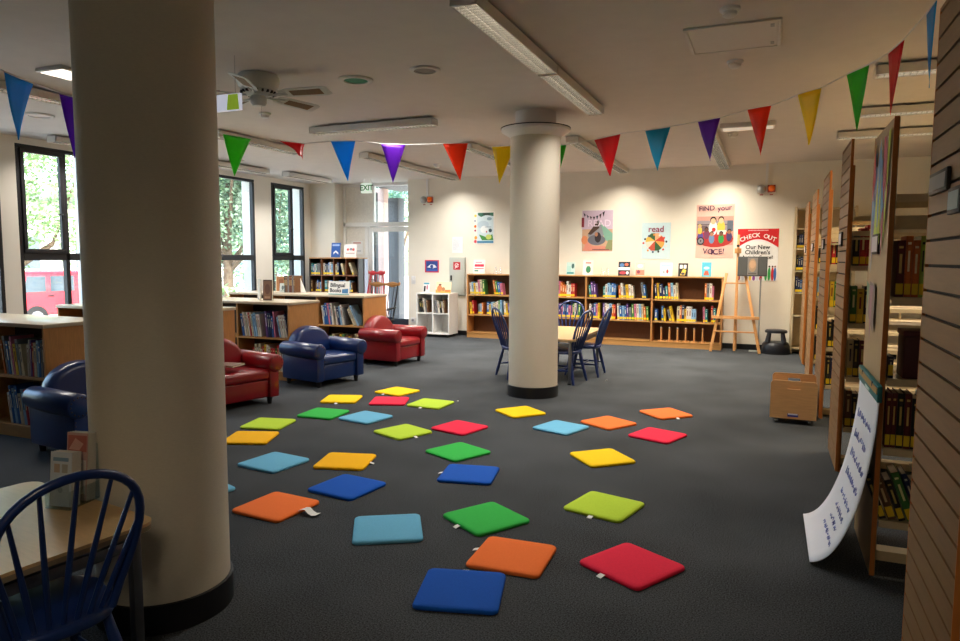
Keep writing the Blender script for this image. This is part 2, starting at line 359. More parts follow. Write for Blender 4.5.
def shrub(x, y, r_, h, fm, label, seed):
    r = random.Random(seed); bm = bmesh.new()
    for i in range(1500):
        a = r.uniform(0, 2*PI); q = math.sqrt(r.random())*r_; c = Vector((math.cos(a)*q, math.sin(a)*q*1.6, r.uniform(0, h)*math.sqrt(max(0, 1-(q/r_)**2*.8))))
        u = Vector((r.gauss(0, 1), r.gauss(0, 1), r.gauss(0, 1))).normalized(); d = u.orthogonal().normalized(); s = .1*r.uniform(.6, 1.2)
        bm.faces.new([bm.verts.new(c+u*s), bm.verts.new(c+d*s*.5), bm.verts.new(c-u*s), bm.verts.new(c-d*s*.5)])
    me = bpy.data.meshes.new('shrub'); bm.to_mesh(me); bm.free(); me.materials.append(fm)
    o = bpy.data.objects.new('garden_shrub', me); COL.objects.link(o); o.location = (x, y, GZ); tag(o, label, 'shrub')
shrub(-13.2, 13.6, .9, 1.5, FOL[1], 'low yellow-green shrub at the foot of the wide window', 8)
shrub(-15.5, 21.5, 1.0, 1.5, FOL[1], 'low shrub outside the corner window', 9)
# building across the street
t = thing('neighbour_building', 'pale rendered building across the street behind the trees', 'building', (-44, 26, GZ))
b = MB(); b.bb(-3, 3, -18, 22, 0, 5.5); b.build('wall', mat('pale render', 'd8d0c4', .8, var=.05, scale=1), t, smooth=0)
b = MB(); b.bb(-3.4, 3.4, -18.4, 22.4, 5.5, 6.0); b.build('roof', mat('slate roof', '6b6a6c', .7), t, smooth=0)
for k in range(9):
    b = MB(); b.bb(3.0, 3.06, -16+4.2*k, -14.2+4.2*k, 1.4, 3.4); b.build('window', mat('far glazing', '5c6670', .15), t, smooth=0)
# porch posts outside the door
for px, w, lab in ((375, .12, 'slim dark post just outside the glass door'), (396.5, .3, 'wide grey post further outside the glass door')):
    p = on_y(px, 260, 13.9 if w < .2 else 15.4)
    b = MB(); b.bb(-w/2, w/2, -w/2, w/2, 0, 3.6); b.bb(-w/2-.03, w/2+.03, -w/2-.03, w/2+.03, 0, .06)
    tag(b.build('porch_post', mat('post grey %d' % px, '2c2c30' if w < .2 else '5c5a5c', .5), loc=(p.x, p.y, GZ), bevel=.01), lab, 'post')
p = on_y(382, 200, 16.2)
b = MB(); b.bb(-.13, .13, -.13, .13, 0, 3.94); b.bb(-.18, .18, -.18, .18, 0, .3); tag(b.build('porch_pier', mat('pink render', 'dcb9ab', .8), loc=(p.x, p.y, GZ), bevel=.02), 'pinkish pier outside the glass door', 'post')
b = MB(); b.bb(-9.6, -5.2, YB+.37, 17.2, 3.35, 3.6); tag(b.build('porch_canopy', mat('porch soffit', '6a6765', .8), smooth=0), 'flat canopy over the entrance outside the glass door', 'canopy')
# red car
t = thing('red_car', 'red four-wheel-drive car parked outside the left window', 'car', (-20.0, 14.5, GZ))
RC = mat('red car paint', 'c8303c', .25, var=.02, coat=.5)
pr = [(-2.1, .42), (2.1, .42), (2.15, .8), (2.1, 1.0), (1.05, 1.1), (.72, 1.62), (.5, 1.68), (-1.75, 1.68), (-1.95, 1.6), (-2.12, 1.0)]
b = MB(); b.prism(pr, lambda u, v, d: Vector((d, u, v)), -.85, .85); b.build('body', RC, t, bevel=.06, seg=3)
GL = mat('car glass', '46525a', .08, spec=.8)
for y0, y1, y2, y3 in ((-1.62, -1.0, -1.0, -1.55), (-.86, -.12, -.12, -.86), (0, .85, .62, 0)):
    b = MB(); b.prism([(y0, 1.1), (y1, 1.1), (y2, 1.55), (y3, 1.55)], lambda u, v, d: Vector((d, u, v)), .845, .866); b.build('side_window', GL, t, smooth=0)
for sx in (-1, 1):
    for y in (-1.3, 1.35):
        b = MB(); b.cyl((sx*.86, y, .36), (sx*.62, y, .36), .36, n=28); w = b.build('wheel', mat('tyre', '1b1b1c', .8), t, bevel=.03)
        b = MB(); b.cyl((sx*.868, y, .36), (sx*.85, y, .36), .2, n=20); b.build('hub_cap', CHROME, w)
for y, z in ((.2, .98), (-.85, .98)):
    b = MB(); b.bb(.85, .875, y-.09, y+.09, z-.02, z+.02); b.build('door_handle', DARKM, t, bevel=.008)
for y, hx in ((-2.14, 'b01818'), (2.13, 'f2efe2')):
    for sx in (-1, 1):
        b = MB(); b.bb(sx*.68-.12, sx*.68+.12, y-.03, y+.03, .82, .98); b.build('lamp', P(hx), t, bevel=.02)
for y in (-2.18, 2.2):
    b = MB(); b.bb(-.84, .84, y-.07, y+.07, .42, .62); b.build('bumper', DARKM, t, bevel=.03)
# ------------------------------------------------------------------ ceiling fittings
TUBE = mat('fluorescent tube', 'ffffff', .4, emit='fff1dc', estr=2.2); TUBEOFF = mat('unlit tube', 'e8e6e0', .4)
LOUV = mat('louvre aluminium', 'c9c8c4', .22, .9, var=.02); HOUS = mat('fixture white', 'd8d5cf', .45, var=.02)
LAMP = 1.7
def fixture(x, y, length, along, label, lit=1.0, w=.17, power=0, warm=(1, .94, .86), end_spot=0):
    t = thing('ceiling_light', label, 'ceiling light', (x, y, CZ), 0 if along == 'Y' else PI/2, 'louvred strip lights')
    L = length/2; z0, z1 = -.095, -.02
    b = MB(); b.bb(-w/2, -w/2+.012, -L, L, z0, z1); b.bb(w/2-.012, w/2, -L, L, z0, z1); b.bb(-w/2, w/2, -L, -L+.015, z0, z1); b.bb(-w/2, w/2, L-.015, L, z0, z1); b.bb(-w/2, w/2, -L, L, z1-.01, z1)
    b.bb(-.03, .03, -L*.7, -L*.7+.12, z1, 0); b.bb(-.03, .03, L*.7-.12, L*.7, z1, 0)
    b.build('housing', HOUS, t, bevel=.004, seg=1)
    b = MB(); n = int(length/.045)
    for k in range(n): yy = -L+.03+(length-.06)*k/(n-1); b.bb(-w/2+.014, w/2-.014, yy-.0012, yy+.0012, z0+.004, z0+.034)
    b.bb(-.002, .002, -L+.02, L-.02, z0+.004, z0+.034); b.build('louvre', LOUV, t, smooth=0)
    for sx in (-.04, .04):
        b = MB(); b.cyl((sx, -L+.03, z0+.052), (sx, L-.03, z0+.052), .013, n=8); b.build('tube', TUBE if lit else TUBEOFF, t)
    if power:
        li = bpy.data.lights.new('strip_lamp', 'AREA'); li.shape = 'RECTANGLE'; li.size = w*.8; li.size_y = length*.95; li.energy = power*LAMP; li.color = warm; li.spread = math.radians(140)
        lo = bpy.data.objects.new('strip_lamp', li); COL.objects.link(lo); lo.parent = t; lo.location = (0, 0, z0-.005)
    return t
fixture(-1.70, 6.30, 1.66, 'Y', 'louvred strip light in front of the mid-room column top', 1, power=14)
fixture(-1.70, 4.62, 1.66, 'Y', 'long louvred strip light nearest the viewer overhead', 1, power=13)
fixture(-4.28, 7.0, 1.62, 'X', 'strip light hanging crosswise above the blue and purple pennants', 1, power=8)
fixture(-6.28, 7.45, 1.6, 'Y', 'strip light above the green pennant beside the near column', 1, power=20)
fixture(-8.25, 9.2, 1.5, 'Y', 'strip light right above the wide window', 1, power=18)
fixture(-8.1, 10.95, 1.3, 'Y', 'strip light above the window nearest the corner', 1, power=18)
fixture(-5.55, 10.45, 3.2, 'Y', 'long strip light between the EXIT sign and the orange pennant', 1, power=44)
fixture(-3.8, 9.7, 2.2, 'Y', 'strip light behind the yellow pennant left of the column', 1, power=34)
fixture(-2.36, 10.35, 3.4, 'Y', 'long strip light right of the mid-room column pointing at the wall', 1, power=52, warm=(1, 0.9, 0.76))
fixture(-.73, 10.45, 3.3, 'Y', 'strip light behind the purple pennant pointing at the tall poster', 1, power=54, warm=(1, 0.9, 0.74))
fixture(1.72, 6.48, 2.0, 'X', 'right-hand strip light nearest the slatted panel', 1, power=24, warm=(1, 0.82, 0.58))
fixture(1.78, 8.2, 2.0, 'X', 'middle strip light above the tall shelving', 1, power=26, warm=(1, 0.82, 0.58))
fixture(1.75, 9.6, 2.1, 'X', 'far strip light above the tall shelving', 1, power=22, warm=(1, 0.84, 0.62))
fixture(-6.35, 4.35, 1.5, 'Y', 'strip light behind the far-left blue pennant', 1, power=14)
fixture(-.3, -.9, 1.66, 'Y', 'added fill strip light, unseen behind the viewer', 1, power=15, warm=(1, .84, .62))  # added out of view as fill for the near column and panel edges
fixture(-8.55, 6.9, 1.4, 'Y', 'strip light right above the red car window', 1, power=16)
p = on_z(66, 71, CZ)
t = thing('square_downlight', 'small bright square downlight left of the near column', 'ceiling light', (p.x, p.y, CZ))
b = MB(); b.bb(-.16, .16, -.16, .16, -.03, 0); b.build('frame', HOUS, t, bevel=.006)
b = MB(); b.bb(-.13, .13, -.13, .13, -.034, -.03); b.build('diffuser', TUBE, t, smooth=0)
def disc(x, y, r, name, label, cat, mats, green=False):
    t = thing(name, label, cat, (x, y, CZ))
    b = MB(); b.lathe([(r, 0), (r, -.008), (r*.93, -.016), (r*.72, -.016), (r*.7, -.006)], 32, cap=False); b.build('rim', HOUS, t)
    b = MB(); b.lathe([(.001, -.007), (r*.71, -.007)], 32, cap=False)
    b.build('grille' if not green else 'lens', mats, t)
    return t
GRN = mat('green lamp lens', '0a4a32', .6, emit='17b070', estr=.06)
GRILLE = mat('speaker mesh', '8d8a84', .6, var=.2, scale=220)
p = on_z(356, 79.5, CZ); disc(p.x, p.y, .15, 'round_downlight', 'round ceiling downlight with a green lens', 'ceiling light', GRN, True)
p = on_z(425, 69.5, CZ); disc(p.x, p.y, .13, 'ceiling_speaker', 'round grey ceiling speaker right of the green downlight', 'speaker', GRILLE)
p = on_z(39, 115, CZ); disc(p.x, p.y, .15, 'ceiling_speaker', 'round white ceiling disc beside the far-left blue pennant', 'speaker', HOUS)
p = on_z(210, 160, CZ); disc(p.x+.4, p.y+.2, .1, 'ceiling_speaker', 'small round ceiling disc above the wide window', 'speaker', HOUS)
for px, py, lab in ((735, 61, 'white smoke detector just beyond the ceiling hatch'), (730, 8, 'white smoke detector at the top edge before the ceiling hatch'), (733, 133, 'small smoke detector beneath the orange pennant on the right'), (437, 164, 'small smoke detector left of the orange pennant near the EXIT sign'), (265, 113, 'smoke detector below the ceiling fan')):
    p = on_z(px, py, CZ); t = thing('smoke_detector', lab, 'smoke detector', (p.x, p.y, CZ))
    b = MB(); b.lathe([(.062, 0), (.062, -.018), (.05, -.024)], 24); b.build('base', WHITEP, t)
    b = MB(); b.lathe([(.045, -.024), (.045, -.045), (.03, -.056), (.01, -.058)], 24); b.build('sensor_head', WHITEP, t)
pa = [on_z(*q, CZ) for q in ((685, 27), (778, 18), (779, 46), (695, 53))]; cx = sum(q.x for q in pa)/4; cy = sum(q.y for q in pa)/4
t = thing('ceiling_hatch', 'rectangular access hatch in the ceiling at upper right', 'hatch', (cx, cy, CZ))
b = MB(); W2, D2 = .31, .31
for q in ((-W2, W2, -D2, -D2+.025), (-W2, W2, D2-.025, D2), (-W2, -W2+.025, -D2+.025, D2-.025), (W2-.025, W2, -D2+.025, D2-.025)): b.bb(*q, -.014, 0)
b.build('frame', HOUS, t, bevel=.003); b = MB(); b.bb(-W2+.027, W2-.027, -D2+.027, D2-.027, -.01, 0); hp = b.build('hatch_panel', HOUS, t, smooth=0)
b = MB()
for y in (-.2, .2): b.bb(W2-.07, W2-.045, y-.03, y+.03, -.013, -.01)
b.build('hinge', GREYM, hp)
p = on_z(748, 124, CZ); t = thing('ceiling_panel_light', 'pale rectangular ceiling panel behind the orange pennant', 'ceiling light', (p.x, p.y, CZ))
b = MB(); b.bb(-.3, .3, -.12, .12, -.05, 0); b.build('frame', HOUS, t, bevel=.006); b = MB(); b.bb(-.27, .27, -.095, .095, -.054, -.05); b.build('diffuser', mat('dim diffuser', 'e8e2d2', .4, emit='fff0d8', estr=.35), t, smooth=0)

# ceiling fan
fx = on_z(258, 75, CZ)
FW_ = mat('fan white enamel', 'c4c8c4', .35, var=.02); CANE = mat('woven cane', '7c6546', .7, var=.3, scale=160)
t = thing('ceiling_fan', 'white ceiling fan with five cane-panelled blades', 'fan', (fx.x, fx.y, CZ))
b = MB(); b.lathe([(.16, 0), (.175, -.02), (.18, -.06), (.165, -.1), (.15, -.12), (.15, -.13)], 40); b.build('canopy', FW_, t)
b = MB(); b.lathe([(.15, -.132), (.13, -.16), (.09, -.175)], 40)
mh = b.build('motor_housing', FW_, t)
b = MB()
for k in range(20):
    a = 2*PI*k/20; b.box((math.cos(a)*.137, math.sin(a)*.137, -.152), (.03, .014, .02), Matrix.Rotation(a, 3, 'Z'))
b.build('vent_slots', BLK, mh)
b = MB(); b.lathe([(.06, -.176), (.07, -.19), (.07, -.235), (.05, -.26), (.02, -.265)], 28); b.build('switch_cup', FW_, t)
b = MB(); b.tube([(.03, 0, -.262), (.03, 0, -.33)], .002, 5); b.ell((.03, 0, -.335), (.006, .006, .008), 8, 6); b.build('pull_chain', CHROME, t)
for k in range(5):
    a = math.radians(8) + 2*PI*k/5; MR = Matrix.Rotation(a, 4, 'Z'); TL = MR @ Matrix.Translation((0, 0, -.165)) @ Matrix.Rotation(math.radians(-15), 4, 'X')
    def bl(u): return .048+.02*min(1, u*3)
    out = [(.2, -.05), (.3, -.068), (.62, -.075), (.67, -.055), (.67, .055), (.62, .075), (.3, .068), (.2, .05)]
    inn = [(.31, -.04), (.6, -.046), (.6, .046), (.31, .04)]
    b = MB(); b.prism(out, lambda u, v, d: Vector((u, v, d)), -.004, .004); b.xf(TL); bo = b.build('blade', FW_, t, bevel=.002, seg=1)
    b = MB(); b.prism(inn, lambda u, v, d: Vector((u, v, d)), -.0055, .0055); b.xf(TL); b.build('cane_panel', CANE, bo, smooth=0)
    b = MB(); b.tube([(.1, 0, -.006), (.16, .0, -.012), (.22, -.02, -.007), (.27, -.02, -.006)], [.012, .01, .009, .006], 8); b.tube([(.16, 0, -.012), (.22, .02, -.007), (.27, .02, -.006)], [.01, .009, .006], 8); b.xf(TL); b.build('blade_bracket', FW_, bo)
# white and lime hanging sign by the fan
p0 = on_z(214, 104, 2.72); p1 = on_z(250, 104, 2.72); p0 = on_y(214, 96, 4.35); p1 = on_y(241, 99, 4.35); zb = on_y(230, 111, 4.35).z
w = (p1-p0).length+.1
SGW = mat('sign white with added glow', 'e8e8ee', .4, emit='e8ecff', estr=.42); SGL = mat('sign lime with added glow', 'a8c53a', .4, emit='a8cc38', estr=.3)  # emission added to brighten a board and lime panel that get little light
t = thing('hanging_sign', 'white and lime green hanging sign half hidden behind the near column', 'sign', ((p0.x+p1.x)/2-.05, 4.35, zb))
hh = p0.z-zb
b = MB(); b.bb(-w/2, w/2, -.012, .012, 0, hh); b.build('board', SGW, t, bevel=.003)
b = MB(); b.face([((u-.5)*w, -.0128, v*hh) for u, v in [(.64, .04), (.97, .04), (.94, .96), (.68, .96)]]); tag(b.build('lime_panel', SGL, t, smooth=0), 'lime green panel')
b = MB()
for sx in (-.35, .35): b.tube([(w*sx, 0, hh), (w*sx, 0, CZ-zb)], .003, 6)
b.build('hanger', CHROME, t)

# bunting: cord and pennants
PEN = {'blue': '18a8ee', 'purple': '7a28cc', 'green': '4ade34', 'red': 'e0161f', 'orange': 'fa4a1c', 'yellow': 'f8e01c', 'teal': '1cb0dc', 'darkgreen': '35cc20'}
def pennant_mat(c):
    if 'pennant '+c in MATS: return MATS['pennant '+c]
    ma = mat('pennant '+c, PEN[c], .3, var=.03); nt = ma.node_tree; tr = nt.nodes.new('ShaderNodeBsdfTranslucent'); tr.inputs['Color'].default_value = lin(PEN[c])
    mx = nt.nodes.new('ShaderNodeMixShader'); mx.inputs[0].default_value = .5
    nt.links.new(nt.nodes['Principled BSDF'].outputs[0], mx.inputs[1]); nt.links.new(tr.outputs[0], mx.inputs[2]); nt.links.new(mx.outputs[0], nt.nodes['Material Output'].inputs['Surface'])
    return ma
PL = [('blue',(4,72),(33,84),(19,140)),('purple',(61,94),(88,101),(74,158)),('yellow',(116,106),(142,113),(128,160)),('orange',(170,121),(196,128),(182,172)),('green',(224,134),(251,139),(234,176)),('red',(280,141),(305,144),(298,161)),('blue',(331,141.5),(355,141),(348,181)),('purple',(381,144),(405.5,145),(393,183)),('orange',(443,144),(468,143.5),(460,181)),('yellow',(492,147),(515,146),(499,184)),('green',(542,147),(566,145),(556,184)),('red',(594,140),(619,134),(611,176)),('teal',(645,131),(670,127),(658,171)),('purple',(698,122),(721,118),(710,161)),('orange',(748,110),(772,106),(760,155)),('yellow',(799,95),(822,88),(808,145)),('darkgreen',(847,75),(869,65),(857,131)),('red',(888,54),(904,40),(891,115)),('blue',(926,15),(937,0),(930,88))]
t = thing('bunting', 'string of bright triangular pennants slung across under the ceiling', 'bunting', (-2.4, 7.8, 2.8))
O = Vector((-2.4, 7.8, 2.8)); cord = []
for k, (c, a, bq, tp) in enumerate(PL):
    A = on_z(*a, 2.80); B = on_z(*bq, 2.80); mid = (A+B)/2; d = (B-A); d.z = 0; L = d.length
    if L > .46: d *= .4/L; A = mid-d/2; B = mid+d/2
    T = on_y(*tp, mid.y)
    hd = d.normalized(); n = Vector((-hd.y, hd.x, 0))
    if n.y > 0: n = -n
    nn = 10; rows = []; bm = bmesh.new()
    for i in range(nn+1):
        f = i/nn; l = A.lerp(T, f); r_ = B.lerp(T, f); row = []
        for j in range(5):
            g = j/4; q = l.lerp(r_, g); q = q + n*((.012*math.sin(3*f+k)+.006*math.sin(g*PI+k*1.3))*(.25 if k > 15 else 1))
            if c == 'red' and k == 5: q = q + n*(.11*f*f) + hd*(.05*math.sin(f*4)*(1-g)); q.z += .04*f*math.sin(g*2.2+1)
            row.append(bm.verts.new(q-O))
        rows.append(row)
    for i in range(nn):
        for j in range(4):
            try: bm.faces.new((rows[i][j], rows[i][j+1], rows[i+1][j+1], rows[i+1][j]))
            except Exception: pass
    bmesh.ops.remove_doubles(bm, verts=bm.verts, dist=.0008)
    bmesh.ops.recalc_face_normals(bm, faces=bm.faces)
    bmesh.ops.solidify(bm, geom=bm.faces[:], thickness=.0016)
    me = bpy.data.meshes.new('pennant'); bm.to_mesh(me); bm.free()
    pm = pennant_mat(c)
    me.materials.append(pm); o = bpy.data.objects.new('pennant', me); COL.objects.link(o); o.parent = t
    for pp in me.polygons: pp.use_smooth = True
    tag(o, {'darkgreen': 'green'}.get(c, c)+' triangular pennant' if not (c == 'red' and k == 5) else 'crumpled red pennant')
    cord += [A-O, B-O]
e0 = on_z(-14, 62, 2.84)-O; e1 = on_z(950, -18, 2.86)-O
b = MB(); b.tube([e0]+[q+Vector((0, 0, .004)) for q in cord]+[e1], .005, 6); tag(b.build('cord', mat('white ribbon', 'dedede', .6), t), 'white ribbon')
# ------------------------------------------------------------------ books
PALET = [('navy', '1c2a55', 'd8d4c0'), ('blue', '2560a8', 'f0e9c8'), ('pale blue', '8db6d6', '2c3c5c'), ('teal', '1f7f86', 'e8f0e0'), ('green', '3c7a3a', 'e9e4a8'), ('lime', '9cb83c', '2c3a18'),
         ('yellow', 'd9b42c', '702018'), ('orange', 'd06a26', 'f4e4c0'), ('red', 'b5242a', 'f2dca0'), ('maroon', '5e1a22', 'd9b86a'), ('pink', 'd17a96', '5c2038'), ('purple', '5b3a7c', 'e0d0e8'),
         ('white', 'dcd8cc', '8a2a2a'), ('cream', 'cdbf9d', '3a3a5a'), ('brown', '6a482e', 'd8c090'), ('black', '1b1b1e', 'c9b25c'), ('grey', '7d8084', '22242a')]
BRIGHT = [1, 2, 12, 3, 8, 4, 12, 10, 1, 7, 2, 13, 11, 6, 12, 16, 0]
DARK = [15, 0, 14, 15, 9, 4, 15, 3, 0, 8, 15, 13, 15]
CACHE = {}
def book_mesh(w, h, d, ci, ylab):
    key = (w, h, d, ci, ylab)
    if key in CACHE: return CACHE[key]
    n, hx, tx = PALET[ci]; b = MB(); t = .0022
    b.mi = 0; b.bb(-w/2, -w/2+t, 0, d, 0, h); b.bb(w/2-t, w/2, 0, d, 0, h)
    b.prism([(-w/2, .003), (-w/2+w*.25, 0), (w/2-w*.25, 0), (w/2, .003), (w/2, .006), (-w/2, .006)], lambda u, v, q: Vector((u, v, q)), 0, h)
    b.mi = 1; b.bb(-w/2+t, w/2-t, .006, d-.004, .003, h-.004)
    b.mi = 2; b.bb(-w*.15, w*.15, -.0006, .0005, h*.42, h*.76); b.bb(-w*.25, w*.25, -.0005, .0005, h*.86, h*.9)
    if ylab: b.mi = 3; b.bb(-w*.48, w*.48, -.001, .003, .012, .012+ylab)
    mats = [mat('cover '+n, hx, .4, var=.08, scale=40), PAGE, mat('title '+n, tx, .45), YEL if ylab and ylab > .035 else WHITEP]
    o = b.build('book', mats, smooth=0); me = o.data; bpy.data.objects.remove(o); CACHE[key] = me
    return me
LABM = {}
def lab_mesh(w):
    if w not in LABM:
        b = MB(); b.bb(-w*.43, w*.43, -.0016, .003, .012, .062); o = b.build('spine_label', YEL, smooth=0); LABM[w] = o.data; bpy.data.objects.remove(o)
    return LABM[w]
COUNT = {}; RB = random.Random(21)
def row(where, group, x0, x1, y, z, h=(.2, .27), d=.17, pal=BRIGHT, ylab=0, child=False, lean=.0, wset=(.014, .018, .022, .027), gap=.0012):
    """books standing spine-out on a board from x0 to x1, each an object of its own"""
    x = x0; todo = []
    while True:
        w = RB.choice(wset); hh = round(RB.uniform(*h)/.02)*.02
        a = lean*RB.uniform(.99, 1.01) if lean else 0
        adv = w/max(.5, math.cos(a)) + gap + (.006 if a else 0)
        if x+adv > x1 + .004: break
        todo.append((x, w, hh, a, RB.choice(pal))); x += adv
    for x, w, hh, a, ci in todo:
        COUNT[where] = COUNT.get(where, 0)+1; k = COUNT[where]
        me = book_mesh(w, hh, d, ci, 0 if child else ylab)
        o = bpy.data.objects.new('book', me); COL.objects.link(o)
        # leaning to the right: turn about the lower right edge
        o.location = (x+w/2 - (math.sin(a)*0), y+RB.uniform(0, .006), z+.001+abs(math.sin(a))*w/2); o.rotation_euler = (0, a, 0)
        tag(o, '%s spined book, %s from left, %s' % (PALET[ci][0], ORD[k-1], where), 'book', group)
        if child:
            c = bpy.data.objects.new('spine_label', lab_mesh(w)); COL.objects.link(c); c.parent = o; c['label'] = 'yellow spine label'
def face_book(label, x, y, z, w, h, items, lean=.2, rz=0, name='display_book', cat='book', group=None, base='e8e4da', thick=.014):
    t = thing(name, label, cat, (x, y, z+.001+thick*math.sin(lean)), group=group, rot=(-lean, 0, rz))
    b = MB(); b.bb(-w/2, w/2, 0, .0022, 0, h); b.bb(-w/2, w/2, thick-.0022, thick, 0, h); b.bb(-w/2, -w/2+.003, .002, thick-.002, 0, h); b.build('cover', P(base), t, smooth=0)
    b = MB(); b.bb(-w/2+.003, w/2-.003, .0022, thick-.0022, .002, h-.002); b.build('page_block', PAGE, t, smooth=0)
    art(t, w, h, items)
    return t

# ------------------------------------------------------------------ low double-sided bookcases on the left
LH = .96
def low_case(x0, x1, yf, dep, bays, label):
    t = thing('low_bookcase', label, 'bookcase', ((x0+x1)/2, yf, 0), group='low bookcases in rows by the windows')
    hw = (x1-x0)/2
    b = MB(); b.bb(-hw-.012, hw+.012, -.012, dep+.012, LH-.032, LH); b.build('top', TOPW, t, bevel=.004)
    for s in (-1, 1):
        b = MB(); b.bb(s*hw-.011-s*.011, s*hw+.011-s*.011, 0, dep, 0, LH-.032); b.build('end_panel', OAK, t, bevel=.002, seg=1)
    b = MB(); b.bb(-hw+.022, hw-.022, .02, dep-.02, .0, .085); b.build('plinth', OAKX, t, smooth=0)
    b = MB(); b.bb(-hw+.022, hw-.022, dep/2-.008, dep/2+.008, .085, LH-.032); b.build('back_board', WALNUT, t, smooth=0)
    bw = 2*hw/bays
    for k in range(1, bays):
        for s in ((.004, dep/2-.008), (dep/2+.008, dep-.004)):
            b = MB(); b.bb(-hw+bw*k-.011, -hw+bw*k+.011, s[0], s[1], .105, LH-.032); b.build('divider', OAKX, t, smooth=0)
    for k in range(bays):
        for s in ((.004, dep/2-.008), (dep/2+.008, dep-.004)):
            for z in (.085, .5):
                b = MB(); b.bb(-hw+bw*k+(.022 if k == 0 else .011), -hw+bw*(k+1)-(.022 if k == bays-1 else .011), s[0], s[1], z, z+.02); b.build('shelf', OAKX, t, smooth=0)
    return t
XE = -5.33
low_case(XE-2.4, XE, 3.72, .6, 3, 'low bookcase at the left edge with a pale top, behind the dark blue armchair')
low_case(XE-2.06, XE-.06, 5.33, .6, 3, 'low bookcase mostly hidden behind the near column')
low_case(XE-2.4, XE, 6.78, .6, 3, 'low bookcase behind the red and blue armchairs, second row from the back')
low_case(XE-2.46, XE, 8.46, .62, 3, 'low bookcase carrying the printed sign, nearest the glass door')
def lowrow(case_x0, bays, hw2, bay, yf, up, f0, f1, where, group, **k):
    bw = hw2/bays; a = case_x0+bw*bay+.014; L = bw-.028
    row(where, group, a+L*f0, a+L*f1, yf+.03, .52 if up else .105, d=.2, **k)
PB = (.26, .33); LPAL = [12, 2, 12, 1, 12, 13, 0, 2, 12, 11, 8, 16, 12, 1, 10, 12, 14]; WT = (.018, .024, .032)
lowrow(XE-2.4, 3, 2.4, 2, 3.72, 1, .3, .66, 'upper shelf of the left-edge bookcase', 'picture books in the left-edge bookcase', h=PB, lean=-.13, wset=WT)
lowrow(XE-2.4, 3, 2.4, 2, 3.72, 1, .68, .95, 'upper shelf of the left-edge bookcase', 'picture books in the left-edge bookcase', h=PB, lean=.0, wset=WT)
lowrow(XE-2.4, 3, 2.4, 2, 3.72, 0, .36, .97, 'lower shelf of the left-edge bookcase', 'picture books in the left-edge bookcase', h=PB, lean=-.14, wset=(.024, .03, .036), pal=[12, 2, 12, 8, 13, 1, 12])
lowrow(XE-2.4, 3, 2.4, 2, 6.78, 1, .06, .5, 'upper shelf behind the red armchair', 'picture books in the second bookcase row', h=PB, pal=LPAL, lean=-.15, wset=WT)
lowrow(XE-2.4, 3, 2.4, 2, 6.78, 1, .53, .73, 'upper shelf behind the red armchair', 'picture books in the second bookcase row', h=PB, pal=LPAL, lean=-.07, wset=WT)
lowrow(XE-2.4, 3, 2.4, 2, 6.78, 1, .8, 1.0, 'upper shelf behind the red armchair', 'picture books in the second bookcase row', h=PB, pal=LPAL, lean=-.2, wset=WT)
lowrow(XE-2.4, 3, 2.4, 2, 6.78, 0, .25, .97, 'lower shelf behind the red armchair', 'picture books in the second bookcase row', h=PB, lean=0, wset=(.026, .032, .036), pal=[8, 12, 4, 6, 8, 13, 1])
lowrow(XE-2.46, 3, 2.46, 2, 8.46, 1, .1, .36, 'upper shelf under the printed sign', 'picture books under the printed sign', h=PB, pal=LPAL, lean=-.13, wset=WT)
lowrow(XE-2.46, 3, 2.46, 2, 8.46, 1, .4, .62, 'upper shelf under the printed sign', 'picture books under the printed sign', h=PB, pal=LPAL, lean=-.18, wset=WT)
lowrow(XE-2.46, 3, 2.46, 2, 8.46, 1, .76, .9, 'upper shelf under the printed sign', 'picture books under the printed sign', h=PB, pal=LPAL, lean=-.45, wset=WT)
lowrow(XE-2.46, 3, 2.46, 2, 8.46, 0, .25, .97, 'lower shelf under the printed sign', 'picture books under the printed sign', h=(.24, .3), lean=0, wset=(.03, .036, .042), pal=[13, 6, 14, 4])
# things standing on the low bookcases
def sign_holder():
    a = on_y(328, 281, 8.6); c = on_y(349, 294, 8.6); w = c.x-a.x; h = a.z-LH
    t = thing('sign_board', 'white printed sign reading Bilingual Books on the low bookcase top', 'sign', ((a.x+c.x)/2, 8.6, LH+.001), rot=(-.1, 0, 0))
    b = MB(); b.bb(-w/2, w/2, 0, .006, 0.004, h); b.build('board', PAPER, t, smooth=0)
    lettering(t, [('Bilingual', h*.4, -.02, h*.69, .03), ('Books', h*.4, -w*.16, h*.3, .03)], -.0015, P('1c2230'))
    art(t, w, h, [('p', [(.66, .1), (.95, .1), (.95, .45), (.66, .4)], '4a7fb0'), ('r', (0, 0, 1, .06), '3aa0a8')], -.001, 'printed_picture')
    b = MB(); b.bb(-w/2, w/2, .006, .06, 0, .004); b.build('foot', ACRYL, t, smooth=0)
sign_holder()
face_book('white upright folder on the second-row bookcase top', -5.98, 7.02, LH, .1, .27, [('r', (.1, .05, .5, .12), '9aa4b0')], lean=.02, rz=-.5, name='folder', cat='folder')
face_book('tall brown-covered book standing on the second-row bookcase top', -5.83, 7.0, LH, .13, .26, [('r', (.08, .06, .92, .94), '8a6248'), ('e', (.5, .55, .3, .25), '6f4a38'), ('r', (.2, .1, .8, .2), 'b08a6c')], lean=.05, rz=.1, base='5c4030', thick=.03)
face_book('brown picture-covered book beside the row of dark magazines', -7.1, 8.85, LH, .2, .25, [('r', (.05, .05, .95, .95), 'a9713f'), ('r', (.3, .25, .7, .8), '8a5128')], lean=.05, base='e9dfcf', thick=.02)
face_book('small grey card leaning in front of the brown picture book', -7.03, 8.8, LH, .12, .14, [('e', (.5, .5, .2, .25), '5e6a6c'), ('r', (.2, .1, .8, .2), '8a9a94')], lean=.12, base='c4ccc6', name='display_card', cat='card', thick=.006)
